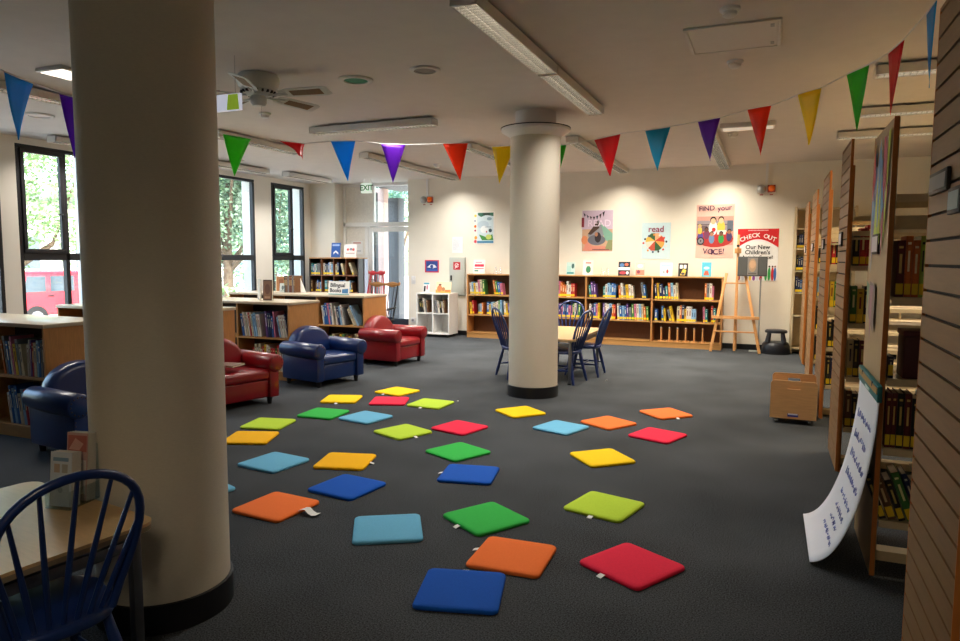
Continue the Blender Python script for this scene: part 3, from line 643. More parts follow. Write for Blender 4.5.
for k in range(9):
    x = -6.97+.022*k; me = book_mesh(.02, .26, .2, [15, 14, 14, 16, 14, 9, 14, 16, 14][k], 0)
    o = bpy.data.objects.new('book', me); COL.objects.link(o); o.location = (x, 8.78, LH+.001)
    tag(o, '%s spined volume, %s from left on the printed sign bookcase top' % (PALET[[15, 14, 14, 16, 14, 9, 14, 16, 14][k]][0], ORD[k]), 'book', 'volumes on the low bookcase top')
b = MB(); b.prism([(0, 0), (.1, 0), (.0, .22)], lambda u, v, d: Vector((u, d, v)), -.004, .004)
tag(b.build('paper_wedge', PAPER, loc=(-6.72, 8.85, LH+.001), smooth=0), 'white triangular card leaning at the end of the volumes', 'card')

# ------------------------------------------------------------------ dark bookcase in the corner
dx0, dx1, dyf, dyb, dh = on_y(309, 259, 11.95).x, on_y(358.5, 259.5, 11.95).x, 11.95, 12.3, 1.51
t = thing('dark_bookcase', 'dark wood cubby bookcase against the corner wall by the door', 'bookcase', ((dx0+dx1)/2, dyf, 0))
hw = (dx1-dx0)/2; dd = dyb-dyf
DKW = mat('dark walnut', '33231b', .45, var=.12, scale=14, stretch=(1, 6, 6)); DKE = mat('dark walnut edge', '7a4a2c', .45, var=.1)
b = MB(); b.bb(-hw, hw, 0, dd, dh-.025, dh); tag(b.build('top', OAKX, t, bevel=.003), 'honey coloured top')
for s in (-1, 1):
    b = MB(); b.bb(s*hw-.011-s*.011, s*hw+.011-s*.011, 0, dd, 0, dh-.025); b.build('side_panel', DKW, t, smooth=0)
b = MB(); b.bb(-hw+.022, hw-.022, dd-.012, dd, 0, dh-.025); b.build('back_board', DKW, t, smooth=0)
DZ = [.06, .43, .78, 1.13]
for z in DZ:
    b = MB(); b.bb(-hw+.022, hw-.022, 0, dd-.012, z, z+.02); b.build('shelf', DKE, t, smooth=0)
for k in (1, 2, 3):
    for i, z in enumerate(DZ):
        b = MB(); x = -hw+2*hw*k/4; b.bb(x-.008, x+.008, .002, dd-.012, z+.02, (DZ+[dh-.025])[i+1]); b.build('divider', DKE, t, smooth=0)
b = MB(); b.bb(hw+.002, hw+.014, .2, dd-.02, 0.01, dh-.03); tag(b.build('side_board', mat('pale lilac board', 'b9bccf', .5), t, smooth=0), 'pale lilac board on the side')
cx = (dx0+dx1)/2
def dk(k, f): return cx-hw+2*hw*(k+f)/4
for i, z in ((0, DZ[3]+.02), (1, DZ[2]+.02)):
    wn = ('top' if i == 0 else 'second')+' row of the dark cubby bookcase'
    for k, f0, f1, ln in ((0, .1, .9, 0), (1, .08, .92, 0), (2, .08, .45, 0), (2, .68, .88, -.25), (3, .45, .75, -.38)) if i == 0 else ((0, .05, .3, 0), (0, .45, .9, 0), (1, .2, .9, 0), (2, .1, .9, 0), (3, .1, .6, -.1)):
        row(wn, 'books in the dark cubby bookcase', dk(k, f0), dk(k, f1), dyf+.03, z, h=(.2, .26), d=.16, ylab=.04, lean=ln, pal=[13, 12, 2, 1, 3, 0, 12, 16] if i == 0 else [1, 3, 2, 14, 1], wset=(.03, .036, .042))
face_book('blue covered book standing on the dark cubby bookcase', on_y(336, 259, 12.1).x, 12.08, dh, .22, .3, [('r', (.1, .78, .9, .9), '9fb6e0'), ('p', [(.25, .2), (.5, .35), (.8, .2), (.8, .32), (.5, .48), (.25, .34)], 'f0f0f0')], base='1d4f9c', lean=.12)
face_book('white covered book with red lettering marks on the dark cubby bookcase', on_y(350, 259, 12.1).x, 12.1, dh, .3, .27, [('e', (.3, .6, .1, .1), 'd05a50'), ('e', (.55, .62, .12, .1), '8a8f98'), ('e', (.75, .6, .09, .1), 'd05a50'), ('r', (.15, .25, .85, .36), 'c9b4b0')], base='f0e9e4', lean=.12)
p = on_y(356, 240, DY-.01); b = MB(); b.bb(-.14, .14, -.002, .002, -.14, .14); t = thing('notice', 'white notice on the panel above the dark cubby bookcase', 'notice', (p.x, DY+.03, 1.72))
b.build('sheet', PAPER, t, smooth=0); art(t, .28, .28, [('r', (.15, .82, .85, .9), 'c98078'), ('r', (.15, .2, .85, .3), 'c9c9cc')], -.003, z0=-.14)

# ------------------------------------------------------------------ long oak bookcase on the back wall
BX = [-5.29, -4.1375, -2.985, -1.8325, -.69]; BF, BH = 12.02, 1.21; BZ = [.10, .445, .82]
t = thing('long_bookcase', 'long oak four-bay bookcase along the back wall', 'bookcase', (-2.99, BF, 0))
ox = -2.99
b = MB(); b.bb(BX[0]-ox, BX[-1]-ox, 0, .31, BH-.022, BH); b.build('top', OAKX, t, bevel=.003)
b = MB(); b.bb(BX[0]-ox, BX[-1]-ox, .012, .31, 0, .09); b.build('plinth', OAKX, t, smooth=0)
b = MB(); b.bb(BX[0]-ox, BX[-1]-ox, .296, .31, .09, BH-.022); b.build('back_board', OAKD, t, smooth=0)
for i, x in enumerate(BX):
    e = .012 if i in (0, 4) else 0
    x += {0: .012, 4: -.012}.get(i, 0)
    b = MB(); b.bb(x-.0125-ox, x+.0125-ox, 0, .296, .09, BH-.022); b.build('side_panel' if i in (0, 4) else 'divider', OAK, t, smooth=0)
for i in range(4):
    for z in BZ:
        b = MB(); b.bb(BX[i]+.025-ox, BX[i+1]-.025-ox, .002, .296, z-.022 if z > .2 else .09, z); b.build('shelf', OAKX, t, smooth=0)
def bk(i, f): return BX[i]+.026+f*(BX[i+1]-BX[i]-.052)
BN = ['leftmost bay', 'second bay', 'third bay', 'right-hand bay']
def brow(i, r, segs, **k):
    for f0, f1, ln in segs:
        row('%s row, %s of long wall bookcase' % ('top' if r == 2 else 'middle', BN[i]), 'books in the long wall bookcase', bk(i, f0), bk(i, f1), BF+.03, BZ[r], h=(.2, .29), d=.16, ylab=.038, lean=ln, wset=(.03, .036, .044), **k)
brow(0, 2, [(.03, .33, -.1), (.48, .66, -.16)]); brow(0, 1, [(.03, .14, -.08), (.18, .3, 0), (.34, .62, 0), (.66, .98, -.08)])
brow(1, 2, [(.42, .85, 0)], pal=[8, 7, 12, 10, 6]); brow(1, 1, [(.04, .16, 0), (.2, .36, 0), (.46, .94, 0)])
brow(2, 2, [(.03, .17, -.08), (.25, .49, 0), (.51, .76, -.1), (.87, .95, -.12)]); brow(2, 1, [(.03, .21, 0), (.25, .46, 0), (.49, .98, -.06)])
brow(3, 2, [(.02, .38, -.08), (.76, .9, 0)]); brow(3, 1, [(.02, .09, 0), (.13, .22, -.05), (.25, .33, -.25), (.36, .66, 0), (.75, .83, -.05), (.87, .97, -.05)])
for k in range(6):
    tt = thing('book_divider', 'wooden peg book divider, %s of six in the empty bottom bay' % ORD[k], 'book divider', (bk(3, .12+.125*k), BF+.06, BZ[0]), group='peg dividers in the empty bay')
    b = MB(); b.bb(-.05, .05, 0, .16, 0, .012); b.build('foot', PINE, tt, bevel=.002); b = MB(); b.bb(-.011, .011, .01, .14, .012, .225); b.build('upright', PINE, tt, bevel=.003)
    b = MB(); b.ell((0, .02, .235), (.014, .014, .012), 10, 8); b.build('knob', WHITEP, tt)
tt = thing('book_divider', 'lone wooden peg divider on the top row of the leftmost bay', 'book divider', (bk(0, .83), BF+.06, BZ[2]))
b = MB(); b.bb(-.05, .05, 0, .16, 0, .012); b.build('foot', PINE, tt, bevel=.002); b = MB(); b.bb(-.011, .011, .01, .14, .012, .225); b.build('upright', PINE, tt, bevel=.003)
# face-out books on top of it
def top_book(px0, px1, pytop, label, items, base, lean=.18):
    a = on_y(px0, 275, 12.12); c = on_y(px1, 275, 12.12); h = on_y((px0+px1)/2, pytop, 12.12).z-BH
    face_book(label, (a.x+c.x)/2, 12.12, BH, c.x-a.x, h/math.cos(lean), items, lean, base=base, group=None)
top_book(473, 484.5, 260, 'white book with bold red title bar at left end of the long bookcase', [('r', (.1, .5, .9, .68), 'd0284a'), ('r', (.15, .78, .7, .86), 'e09aa8'), ('r', (.1, .15, .45, .28), '6a9a8a'), ('r', (.1, .34, .9, .4), 'c04a5c')], 'f1ece6')
top_book(566, 574.5, 262.5, 'teal and grey book just right of the mid-room column', [('r', (.1, .1, .55, .7), 'a8cfc8'), ('e', (.75, .7, .16, .2), '2c5a56'), ('r', (.1, .08, .9, .22), '2f8f94')], 'bcd6cf')
top_book(582.5, 592.5, 260.5, 'white book with green round picture on the long bookcase', [('e', (.55, .38, .25, .24), '2f7a50'), ('r', (.25, .78, .8, .87), 'e0857a')], 'f0e6dc')
top_book(618, 629.5, 262, 'black and white patterned book between wire stand and pink book', [('r', (.0, .4, 1, .6), 'f0ece8'), ('e', (.3, .75, .2, .14), '4a78b0'), ('e', (.7, .8, .16, .1), 'e06a4a'), ('e', (.4, .2, .3, .12), 'b03a48'), ('e', (.8, .2, .12, .12), 'd9d9de')], '1d1e26')
top_book(635, 644.5, 263, 'pink and orange covered book on the long bookcase', [('r', (.05, .05, .95, .45), 'e4806a'), ('e', (.5, .75, .3, .15), 'c8d4e4'), ('e', (.35, .3, .18, .15), '7a3a4a')], 'f0c0b4')
top_book(660, 672, 263, 'white and pale blue book with a small red figure', [('r', (.1, .7, .9, .85), 'a9d4e2'), ('e', (.6, .35, .1, .16), 'c43a3a'), ('e', (.3, .3, .1, .08), '8a9aa4')], 'eef2f0')
top_book(678, 687.5, 263.5, 'black, yellow and white book on the long bookcase', [('p', [(.2, .08), (.7, .08), (.85, .5), (.5, .55)], 'e6c84a'), ('r', (.15, .6, .45, .88), 'f0f0ea'), ('r', (.55, .6, .85, .88), 'f0f0ea'), ('e', (.5, .2, .2, .1), '4a4a50')], '18181b')
top_book(701.5, 711, 262.5, 'sky blue book at right end of the long bookcase', [('p', [(.2, .1), (.8, .1), (.65, .4), (.35, .4)], 'd0553a'), ('e', (.5, .6, .3, .1), 'b8e2ea')], '4fb3cf')
def wire_stand(px, label):
    a = on_y(px, 275, 12.1); tt = thing('wire_book_stand', label, 'book stand', (a.x, 12.1, BH), group='empty wire stands on the long bookcase')
    b = MB()
    for s in (-.045, .045): b.tube([(s-.028, -.03, .003), (s-.004, .0, .14), (s+.004, 0, .14), (s+.028, -.03, .003)], .0025, 6)
    b.build('wire_frame', CHROME, tt)
    b = MB(); b.tube([(-.045, 0, .135), (-.04, .07, .003), (.04, .07, .003), (.045, 0, .135)], .0022, 6); b.tube([(-.07, -.03, .003), (-.07, -.055, .003), (-.07, -.055, .02)], .0022, 6); b.tube([(.07, -.03, .003), (.07, -.055, .003), (.07, -.055, .02)], .0022, 6); b.build('prop', CHROME, tt)
wire_stand(498, 'empty wire book stand left of the mid-room column'); wire_stand(605, 'empty wire book stand right of the white book with green picture')

# ------------------------------------------------------------------ white cube unit
t = thing('cube_unit', 'white two-by-two cube unit on castors below the grey cabinet', 'bookcase', (-5.89, 11.76, 0))
hw, dd = .35, .4; z0, z1 = .055, .84
for x in (-hw+.0125, 0, hw-.0125):
    b = MB(); b.bb(x-.0125, x+.0125, 0, dd, z0+.025, z1-.025); b.build('upright', WHITEM, t, bevel=.002, seg=1)
for z in (z0, .44, z1-.025):
    b = MB()
    if z == .44:
        for s in (0, 1): b.bb(-hw+.025+s*(hw-.0125), -.0125+s*(hw-.0125), 0, dd, z, z+.022)
    else: b.bb(-hw, hw, 0, dd, z, z+.025)
    b.build('shelf' if z < .8 else 'top', WHITEM, t, bevel=.002, seg=1)
b = MB(); b.bb(-hw+.025, hw-.025, dd-.01, dd, z0+.025, z1-.025); b.build('back_board', WHITEM, t, smooth=0)
for x in (-hw+.05, hw-.05):
    for y in (.05, dd-.05):
        b = MB(); b.cyl((x-.01, y, .025), (x+.01, y, .025), .025, n=16); b.bb(x-.016, x+.016, y-.012, y+.012, .03, z0); b.build('castor', BLK, t)
for s, f0, f1 in ((0, .16, .78), (1, .16, .9)):
    a = -5.89-hw+.03+s*(hw-.0125)
    row('white cube unit, %s cube' % ('left' if s == 0 else 'right'), 'books in the white cube unit', a+.3*f0, a+.3*f1, 11.78, .463, h=(.22, .28), d=.2, lean=-.14, pal=[15, 15, 16, 12, 14, 15, 13], wset=(.026, .032, .038))
face_book('black and white covered book on the white cube unit', -6.08, 11.86, z1, .13, .2, [('r', (.1, .1, .4, .65), '17171a'), ('e', (.65, .5, .15, .25), 'c07a8a'), ('r', (.05, .8, .95, .95), '4aa0b8')], base='eeeeea')
face_book('wide orange and cream picture book on the white cube unit', -5.72, 11.87, z1, .32, .21, [('r', (0, 0, 1, .3), 'e0a04a'), ('e', (.25, .4, .17, .3), 'e07a4a'), ('e', (.5, .35, .12, .18), 'a8724a'), ('e', (.27, .75, .1, .08), '6a3a28'), ('r', (.62, .08, .95, .3), 'd8783a')], base='f2dcb4')
# ------------------------------------------------------------------ things on the back wall
YW = YB-.001
def sheet(name, label, cat, x0, x1, z0, z1, base, items, texts=(), group=None, y=YW, thick=.004):
    w, h = x1-x0, z1-z0; t = thing(name, label, cat, ((x0+x1)/2, y, z0))
    b = MB(); b.bb(-w/2, w/2, -thick, 0, 0, h); b.build('sheet', P(base), t, smooth=0)
    if items: art(t, w, h, items, -thick-.0004)
    for its, hx, nm in texts: lettering(t, [(q[0], q[1], (q[2]-.5)*w, q[3]*h)+tuple(q[4:]) for q in its], -thick-.0004-.00025*(len(items)+2), P(hx), nm)
    return t
RR = random.Random(5)
it = [('r', (.16, .03, .95, .97), 'cfe0e6'), ('p', [(.2, .97), (.95, .97), (.95, .86), (.6, .9), (.35, .84), (.2, .9)], '2c6a52'), ('e', (.6, .93, .2, .04), '18392c'), ('e', (.75, .78, .12, .05), '8aa6b0'), ('e', (.45, .6, .28, .12), 'b9cdd8'), ('e', (.8, .42, .08, .06), '2c4a52'), ('e', (.5, .45, .18, .12), 'e8eef0'), ('p', [(.25, .3), (.4, .12), (.95, .12), (.9, .3), (.6, .22)], '3f8a3c'), ('e', (.72, .22, .14, .08), 'c8d86a'), ('r', (.16, .03, .95, .1), '4a8ab0'),
      ('e', (.08, .88, .06, .04), 'f0d24a'), ('e', (.07, .55, .06, .045), 'ef7a2a'), ('e', (.07, .42, .05, .03), 'b02a5a'), ('e', (.1, .2, .07, .05), 'f0a02a'), ('e', (.08, .08, .07, .05), 'e0505a'), ('e', (.06, .72, .03, .03), '4a6a9a'), ('e', (.62, .38, .03, .03), 'c03a3a'), ('r', (.55, .52, .85, .535), '5a7a94')]
sheet('poster', 'small floral poster with pale blue centre left of the column', 'poster', -5.284, -4.856, 1.777, 2.391, 'f2efe6', it)
it = [('r', (.02, .5, .98, .98), 'cbb7cc'), ('r', (.02, .04, .98, .55), 'c9a487'), ('p', [(.6, .7), (.98, .45), (.98, .2), (.75, .3), (.66, .5)], '7fae9a'), ('p', [(.2, .42), (.52, .76), (.6, .7), (.7, .42), (.6, .2), (.3, .2)], '8c8e96'), ('p', [(.2, .44), (.52, .76), (.56, .58), (.3, .42)], '4a3328'), ('e', (.48, .3, .28, .12), '6a6c78'), ('e', (.52, .36, .1, .12), '2c2226'), ('e', (.47, .43, .05, .05), 'b07a5a'), ('p', [(.05, .05), (.9, .05), (.85, .16), (.35, .16), (.15, .28)], 'd88a78'), ('e', (.1, .3, .1, .1), 'd8865a'), ('r', (.0, .6, .08, .82), '8a2a38'), ('p', [(.75, .1), (.98, .06), (.98, .3), (.85, .3)], '8e9468'), ('r', (.35, .075, .88, .09), '5a3a40')]
for k in range(7): it.append(('p', [(.05+.1*k, .94-.1*math.sin(k*.5)), (.13+.1*k, .93-.1*math.sin((k+1)*.5)), (.09+.1*k, .84-.08*math.sin(k*.5))], ['1c1a20', '2a3a4c', '3a2028'][k % 3]))
sheet('poster', 'poster of a reading tent with pale READ letters', 'poster', -3.162, -2.584, 1.608, 2.381, 'e9e4de', it, [([('READ', .17, .56, .68, .0)], 'ead8e8', 'lettering')])
it = []
wc = ['c0402c', 'e0a878', '2f5a34', 'd8b04a', 'e8d0c0', 'b84a34', '2f5a34', 'e0a04a']
for k in range(8):
    a0, a1 = 2*PI*k/8, 2*PI*(k+1)/8; it.append(('p', [(.47, .5), (.47+.33*math.cos(a0), .47+.24*math.sin(a0)), (.47+.33*math.cos((a0+a1)/2), .47+.26*math.sin((a0+a1)/2)), (.47+.33*math.cos(a1), .47+.24*math.sin(a1))], wc[k]))
for k in range(13):
    a = 2*PI*k/13+.2; it.append(('e', (.47+.4*math.cos(a), .43+.24*math.sin(a), .035, .03), ['2c2a34', 'c84a3a', 'e0d8cc', 'd8903a', '3a4a6c'][k % 5]))
sheet('poster', 'pale blue poster with a striped parasol wheel and the word read', 'poster', -2.085, -1.592, 1.505, 2.131, 'c2dbe2', it, [([('read', .15, .5, .82, .01)], '8a1a40', 'lettering')])
it = [('r', (.02, .24, .98, .78), 'cf9a8c'), ('r', (.02, .5, .98, .7), '9a8f98'), ('r', (.02, .62, .98, .635), '5a4a50'), ('r', (.05, .5, .3, .61), '6a5a62'), ('r', (.82, .5, .97, .7), '5a6474'), ('e', (.5, .36, .49, .16), 'b8322e')]
def kid(x, y, s, skin, hair, top): return [('e', (x, y, .075*s, .09*s), top), ('e', (x, y+.1*s, .055*s, .045*s), hair), ('e', (x, y+.085*s, .045*s, .038*s), skin)]
it += kid(.45, .56, 1.5, 'e0b08a', '1c1618', 'f0ece6') + kid(.66, .58, 1.4, 'e8bc94', '3a2016', 'e8c04a') + [('e', (.47, .53, .05, .04), 'c8282c'), ('p', [(.56, .44), (.78, .44), (.8, .52), (.56, .52)], 'e8e0d0'), ('r', (.63, .38, .7, .48), '4a86b4')]
for q in ((.12, .4, 1, '8a5a40', '2a1a16', '5a4a9a'), (.28, .44, 1, '6a4230', '2a1816', '7a3a5c'), (.42, .36, 1, 'b88060', '3a241c', '6a8ab4'), (.67, .36, 1, '7a4e38', '1e1412', '2f9a48'), (.88, .4, 1, '9a6a4c', '241814', '4a3a6a'), (.1, .52, .8, 'd8a888', 'd8b85a', 'e0c050')): it += kid(*q)
it += [('e', (.13, .32, .1, .075), '2a2a30'), ('e', (.13, .32, .07, .052), '8a8a90'), ('e', (.13, .32, .02, .015), '2a2a30')]
sheet('poster', 'tall pink poster with a group of children and FIND your VOICE lettering', 'poster', -1.172, -.567, 1.526, 2.419, 'eebfb0', it,
      [([('FIND', .115, .27, .925, .008, .06), ('your', .12, .74, .93, .008, .08), ('VO', .125, .34, .12, .012, -.08), ('ICE', .125, .56, .112, .012, .08), ('!', .12, .74, .125, .012, -.1)], '4a1a4e', 'lettering')])
# CHECK OUT poster
x0, x1, z0, z1 = -.505, .125, 1.153, 2.007; w, h = x1-x0, z1-z0
top = [(0, 1), (1, 1), (1, .64)] + [(1-k/12, .64+.16*math.sin(PI*k/12)) for k in range(1, 12)] + [(0, .64)]
it = [('p', top, 'd0141e')]
for k, (cx_, hx) in enumerate(((.06, '8a2a3a'), (.16, 'c8c8d0'), (.25, '3a7a9a'), (.34, 'f0c83a'), (.43, '8a4a9a'), (.52, 'e0e0e4'), (.6, 'c03a4a'), (.72, '3aa04a'), (.8, '2f9a48'), (.88, 'd0282c'), (.94, '3a6ab0'))):
    hh = .05 if k < 7 else .13; it += [('e', (cx_, hh, .035, hh), hx), ('e', (cx_, hh*2+.015, .022, .018), ['5a3a2c', '8a5a40', '2c1c18'][k % 3])]
t = sheet('poster', 'red and white CHECK OUT poster on the wall behind the easel', 'poster', x0, x1, z0, z1, 'f2f2f0', it)
b = MB(); s = 'CHECK OUT'; n = len(s)
for k, ch in enumerate(s):
    if ch == ' ': continue
    f = (k+.5)/n; a = (f-.5); me = text_mesh(ch, .097, .02)
    b.mesh(me, Matrix.Translation(((f-.5)*w*.88, -.0085, h*(.775+.10*math.sin(PI*f)))) @ UPR @ Matrix.Rotation(-a*.7, 4, 'Z')); bpy.data.meshes.remove(me)
b.build('heading', P('f6f2f0'), t, smooth=0, normals=False)
lettering(t, [('Our New', .095, .0, h*.645, .02), ("Children's", .095, 0, h*.545, .02), ('Activity Space!', .08, 0, h*.45, .02)], -.0085, P('141418'))
b = MB()
for k in range(15): b.box((-w*.23+w*.46*k/14, -.0075, h*.968), (w*.022, .0006, .016))
b.build('small_print', P('f0c8c8'), t, smooth=0)
# small notices and fittings
it = [('r', (.1, .85-.055*k, .35+.5*abs(math.sin(k*1.7)), .865-.055*k), 'b4bcc8') for k in range(13)]
sheet('notice', 'white typed notice above the grey wall cabinet', 'notice', -5.745, -5.52, 1.606, 1.917, 'f2f2f2', it)
it = [('r', (.08, .08, .92, .92), '1c3f8c'), ('p', [(.15, .4), (.4, .66), (.7, .62), (.85, .42), (.6, .34)], 'e8ecf2'), ('e', (.5, .48, .12, .14), '1c3f8c'), ('e', (.63, .5, .05, .06), 'e8ecf2'), ('r', (.12, .12, .88, .24), '3a5ab0')]
sheet('picture', 'small red-edged blue picture left of the grey wall cabinet', 'picture', -6.344, -6.034, 1.221, 1.466, 'd2344a', it)
t = thing('wall_cabinet', 'grey metal wall cabinet bearing a red fire hose symbol', 'cabinet', (-5.62, YB, .78))
GRYC = mat('cabinet grey', 'b4b8b0', .45, var=.02)
b = MB(); b.bb(-.165, .165, -.05, 0, 0, .74); b.build('body', GRYC, t, bevel=.004)
b = MB(); b.bb(-.152, .152, -.057, -.05, .015, .725); dd_ = b.build('door', GRYC, t, bevel=.003)
b = MB(); b.box((-.12, -.065, .34), (.03, .016, .1)); b.build('handle', BLK, dd_, bevel=.004)
b = MB(); b.bb(-.075, .075, -.0585, -.057, .5, .65); sg = b.build('symbol_plate', P('b81c2c'), t, smooth=0)
b = MB(); b.tube([(.035*math.cos(a*.35)*(1), -.06, .585+.035*math.sin(a*.35)) for a in range(18)], .007, 6); b.tube([(-.04, -.06, .525), (.03, -.06, .615)], .007, 6); b.build('hose_symbol', P('f4eaea'), sg)
b = MB(); b.bb(-.045, .045, -.012, 0, -.08, .08); t = thing('light_switch', 'white light switch on the wall beside the glass door', 'switch', (-6.6, YB, 1.065)); b.build('plate', WHITEP, t, bevel=.004)
b = MB(); b.bb(-.015, .015, -.02, -.012, -.02, .02); b.build('rocker', WHITEP, t, bevel=.003)
p = on_y(413.5, 320, YB); t = thing('wall_socket', 'small white socket low on the wall beside the glass door', 'socket', (p.x, YB, p.z)); b = MB(); b.bb(-.05, .05, -.02, 0, -.05, .05); b.build('plate', WHITEP, t, bevel=.004)
b = MB(); b.cyl((0, -.02, 0), (0, -.04, 0), .025, n=16); b.build('plug', GREYM, t)
ORL = mat('orange strobe lens', 'd8601c', .15, emit='ff6a10', estr=.15); SIL = mat('bell silver', 'b9bcbc', .3, .6)
for x0, x1, zc, lab in ((-6.41, -6.15, 2.65, 'alarm bell and orange strobe on the wall near the glass door'), (-.23, .05, 2.65, 'alarm bell and orange strobe above the CHECK OUT poster')):
    t = thing('fire_alarm', lab, 'alarm', ((x0+x1)/2, YB, zc), group=None)
    b = MB(); b.bb(-.14, .14, -.03, 0, -.06, .06); b.build('back_box', WHITEP, t, bevel=.006)
    b = MB(); b.lathe([(.07, 0), (.07, .02), (.05, .05), (.02, .065), (.005, .067)], 24); b.xf(Matrix.Translation((-.075, -.03, .0)) @ Matrix.Rotation(PI/2, 4, 'X')); b.build('bell', SIL, t)
    b = MB(); b.box((.075, -.045, 0), (.12, .03, .12)); b.build('strobe_base', P('8a2418'), t, bevel=.008)
    b = MB(); b.lathe([(.05, 0), (.05, .02), (.035, .045), (.01, .055)], 20); b.xf(Matrix.Translation((.075, -.06, 0)) @ Matrix.Rotation(PI/2, 4, 'X')); b.build('strobe_lens', ORL, t)
    b = MB(); b.bb(-.02, .02, -.02, 0, .06, CZ-zc); b.build('conduit', WHITEP, t, smooth=0)
    b = MB(); b.bb(-.1, -.05, -.004, 0, -.1, -.085); b.bb(.05, .1, -.004, 0, -.1, -.085); b.build('label_plate', P('b03a3a'), t, smooth=0)
# EXIT sign, hung from the ceiling in front of the door
a = on_y(360.8, 183, 11.9); c = on_y(372.3, 193, 11.9); w = c.x-a.x; h = a.z-c.z
t = thing('exit_sign', 'hanging box sign reading EXIT above the glass door', 'sign', ((a.x+c.x)/2, 11.9, c.z), 0)
b = MB(); b.bb(-w/2, w/2, 0, .07, 0, h); b.build('box', WHITEP, t, bevel=.005)
b = MB(); b.bb(-w/2+.008, w/2-.008, -.002, 0, .008, h-.008); b.build('lit_face', mat('exit face', 'dff0e0', .4, emit='d8f2dc', estr=.55), t, smooth=0)
lettering(t, [('EXIT', h*.72, 0, h*.5, .03)], -.003, P('0f5a34'))
b = MB()
for s in (-.3, .3): b.cyl((w*s, .035, h), (w*s, .035, CZ-c.z), .006, n=8)
b.build('hanger', WHITEP, t)

# ------------------------------------------------------------------ easel with a framed board
t = thing('easel', 'beech artist easel standing before the back wall', 'easel', (-.475, 11.86, 0))
def bar(x0, y0, z0, x1, y1, z1, w=.045, d=.022):
    b = MB(); a = Vector((x0, y0, z0)); c = Vector((x1, y1, z1)); dr_ = (c-a).normalized(); L = (c-a).length
    rot = Vector((0, 0, 1)).rotation_difference(dr_).to_matrix(); b.box((a+c)/2, (w, d, L), rot); return b
bar(-.36, -.12, .012, -.16, .07, 1.28).build('leg', PINE, t, bevel=.004); bar(.38, -.12, .012, .12, .07, 1.28).build('leg', PINE, t, bevel=.004)
bar(.0, -.06, .03, .0, .12, 1.9, .04, .022).build('mast', PINE, t, bevel=.004)
bar(0, .33, .012, 0, .1, 1.25, .04, .02).build('rear_leg', PINE, t, bevel=.004)
bar(-.19, .045, 1.12, .16, .045, 1.12, .022, .04).build('crossbar', PINE, t, bevel=.003); bar(-.32, -.075, .34, .33, -.075, .34, .022, .045).build('crossbar', PINE, t, bevel=.003)
b = MB(); b.bb(-.36, .36, -.13, -.02, .55, .575); b.bb(-.36, .36, -.13, -.115, .575, .6); b.build('tray', PINE, t, bevel=.003)
b = MB(); b.bb(-.05, .05, .03, .11, 1.6, 1.68); cl = b.build('clamp', PINE, t, bevel=.004)
b = MB(); b.cyl((0, .03, 1.72), (0, -.01, 1.72), .022, n=14); b.build('clamp_knob', BLK, cl)
a = on_y(738, 256.5, 11.82); c = on_y(767, 276.5, 11.82); w = c.x-a.x; h = a.z-c.z
t = thing('picture_board', 'dark grey picture board with a pale oval picture held on the easel', 'board', ((a.x+c.x)/2, 11.86, c.z), rot=(-.09, 0, -.03))
b = MB(); b.bb(-w/2, w/2, -.012, .006, 0, h); b.build('board', P('3f403f'), t, bevel=.003)
art(t, w, h, [('r', (.03, .06, .3, .94), '4a4b49'), ('r', (.33, .05, .68, .95), '7c7874'), ('e', (.5, .55, .13, .34), 'a98a6c'), ('e', (.5, .6, .1, .2), 'c09a78'), ('r', (.72, .06, .97, .94), '4c4d4b'), ('r', (.36, .1, .64, .17), '5c5550')], -.0126)
p = on_z(755, 353.5)
t = thing('floor_stand', 'slim metal display stand behind the easel', 'stand', (-.12, 12.1, 0)); b = MB(); b.bb(-.14, .14, -.1, .1, 0, .012); b.build('base', GREYM, t, bevel=.004)
b = MB(); b.cyl((0, 0, .012), (0, 0, 1.2), .012, n=12); b.build('pole', GREYM, t)

# ------------------------------------------------------------------ kick stool
p = on_z(775, 350); t = thing('step_stool', 'round black library step stool by the back wall', 'stool', (.14, 12.02, 0))
b = MB(); b.lathe([(.215, .012), (.22, .02), (.205, .13), (.19, .17), (.17, .185), (.12, .185)], 40, cap=True); b.build('base_drum', mat('black stool plastic', '1b1d24', .4), t)
b = MB(); b.lathe([(.165, .335), (.17, .35), (.165, .37), (.15, .38), (.0001+.01, .38)], 40); b.build('top_step', MATS['black stool plastic'], t)
for k in range(4):
    a = PI/4+PI*k/2; b = MB(); b.tube([(math.cos(a)*.17, math.sin(a)*.17, .18), (math.cos(a)*.135, math.sin(a)*.135, .345)], [.042, .03], 10); b.build('post', MATS['black stool plastic'], t)
b = MB(); b.lathe([(.222, 0.0), (.222, .022), (.214, .026)], 40); b.build('rubber_ring', BLK, t)

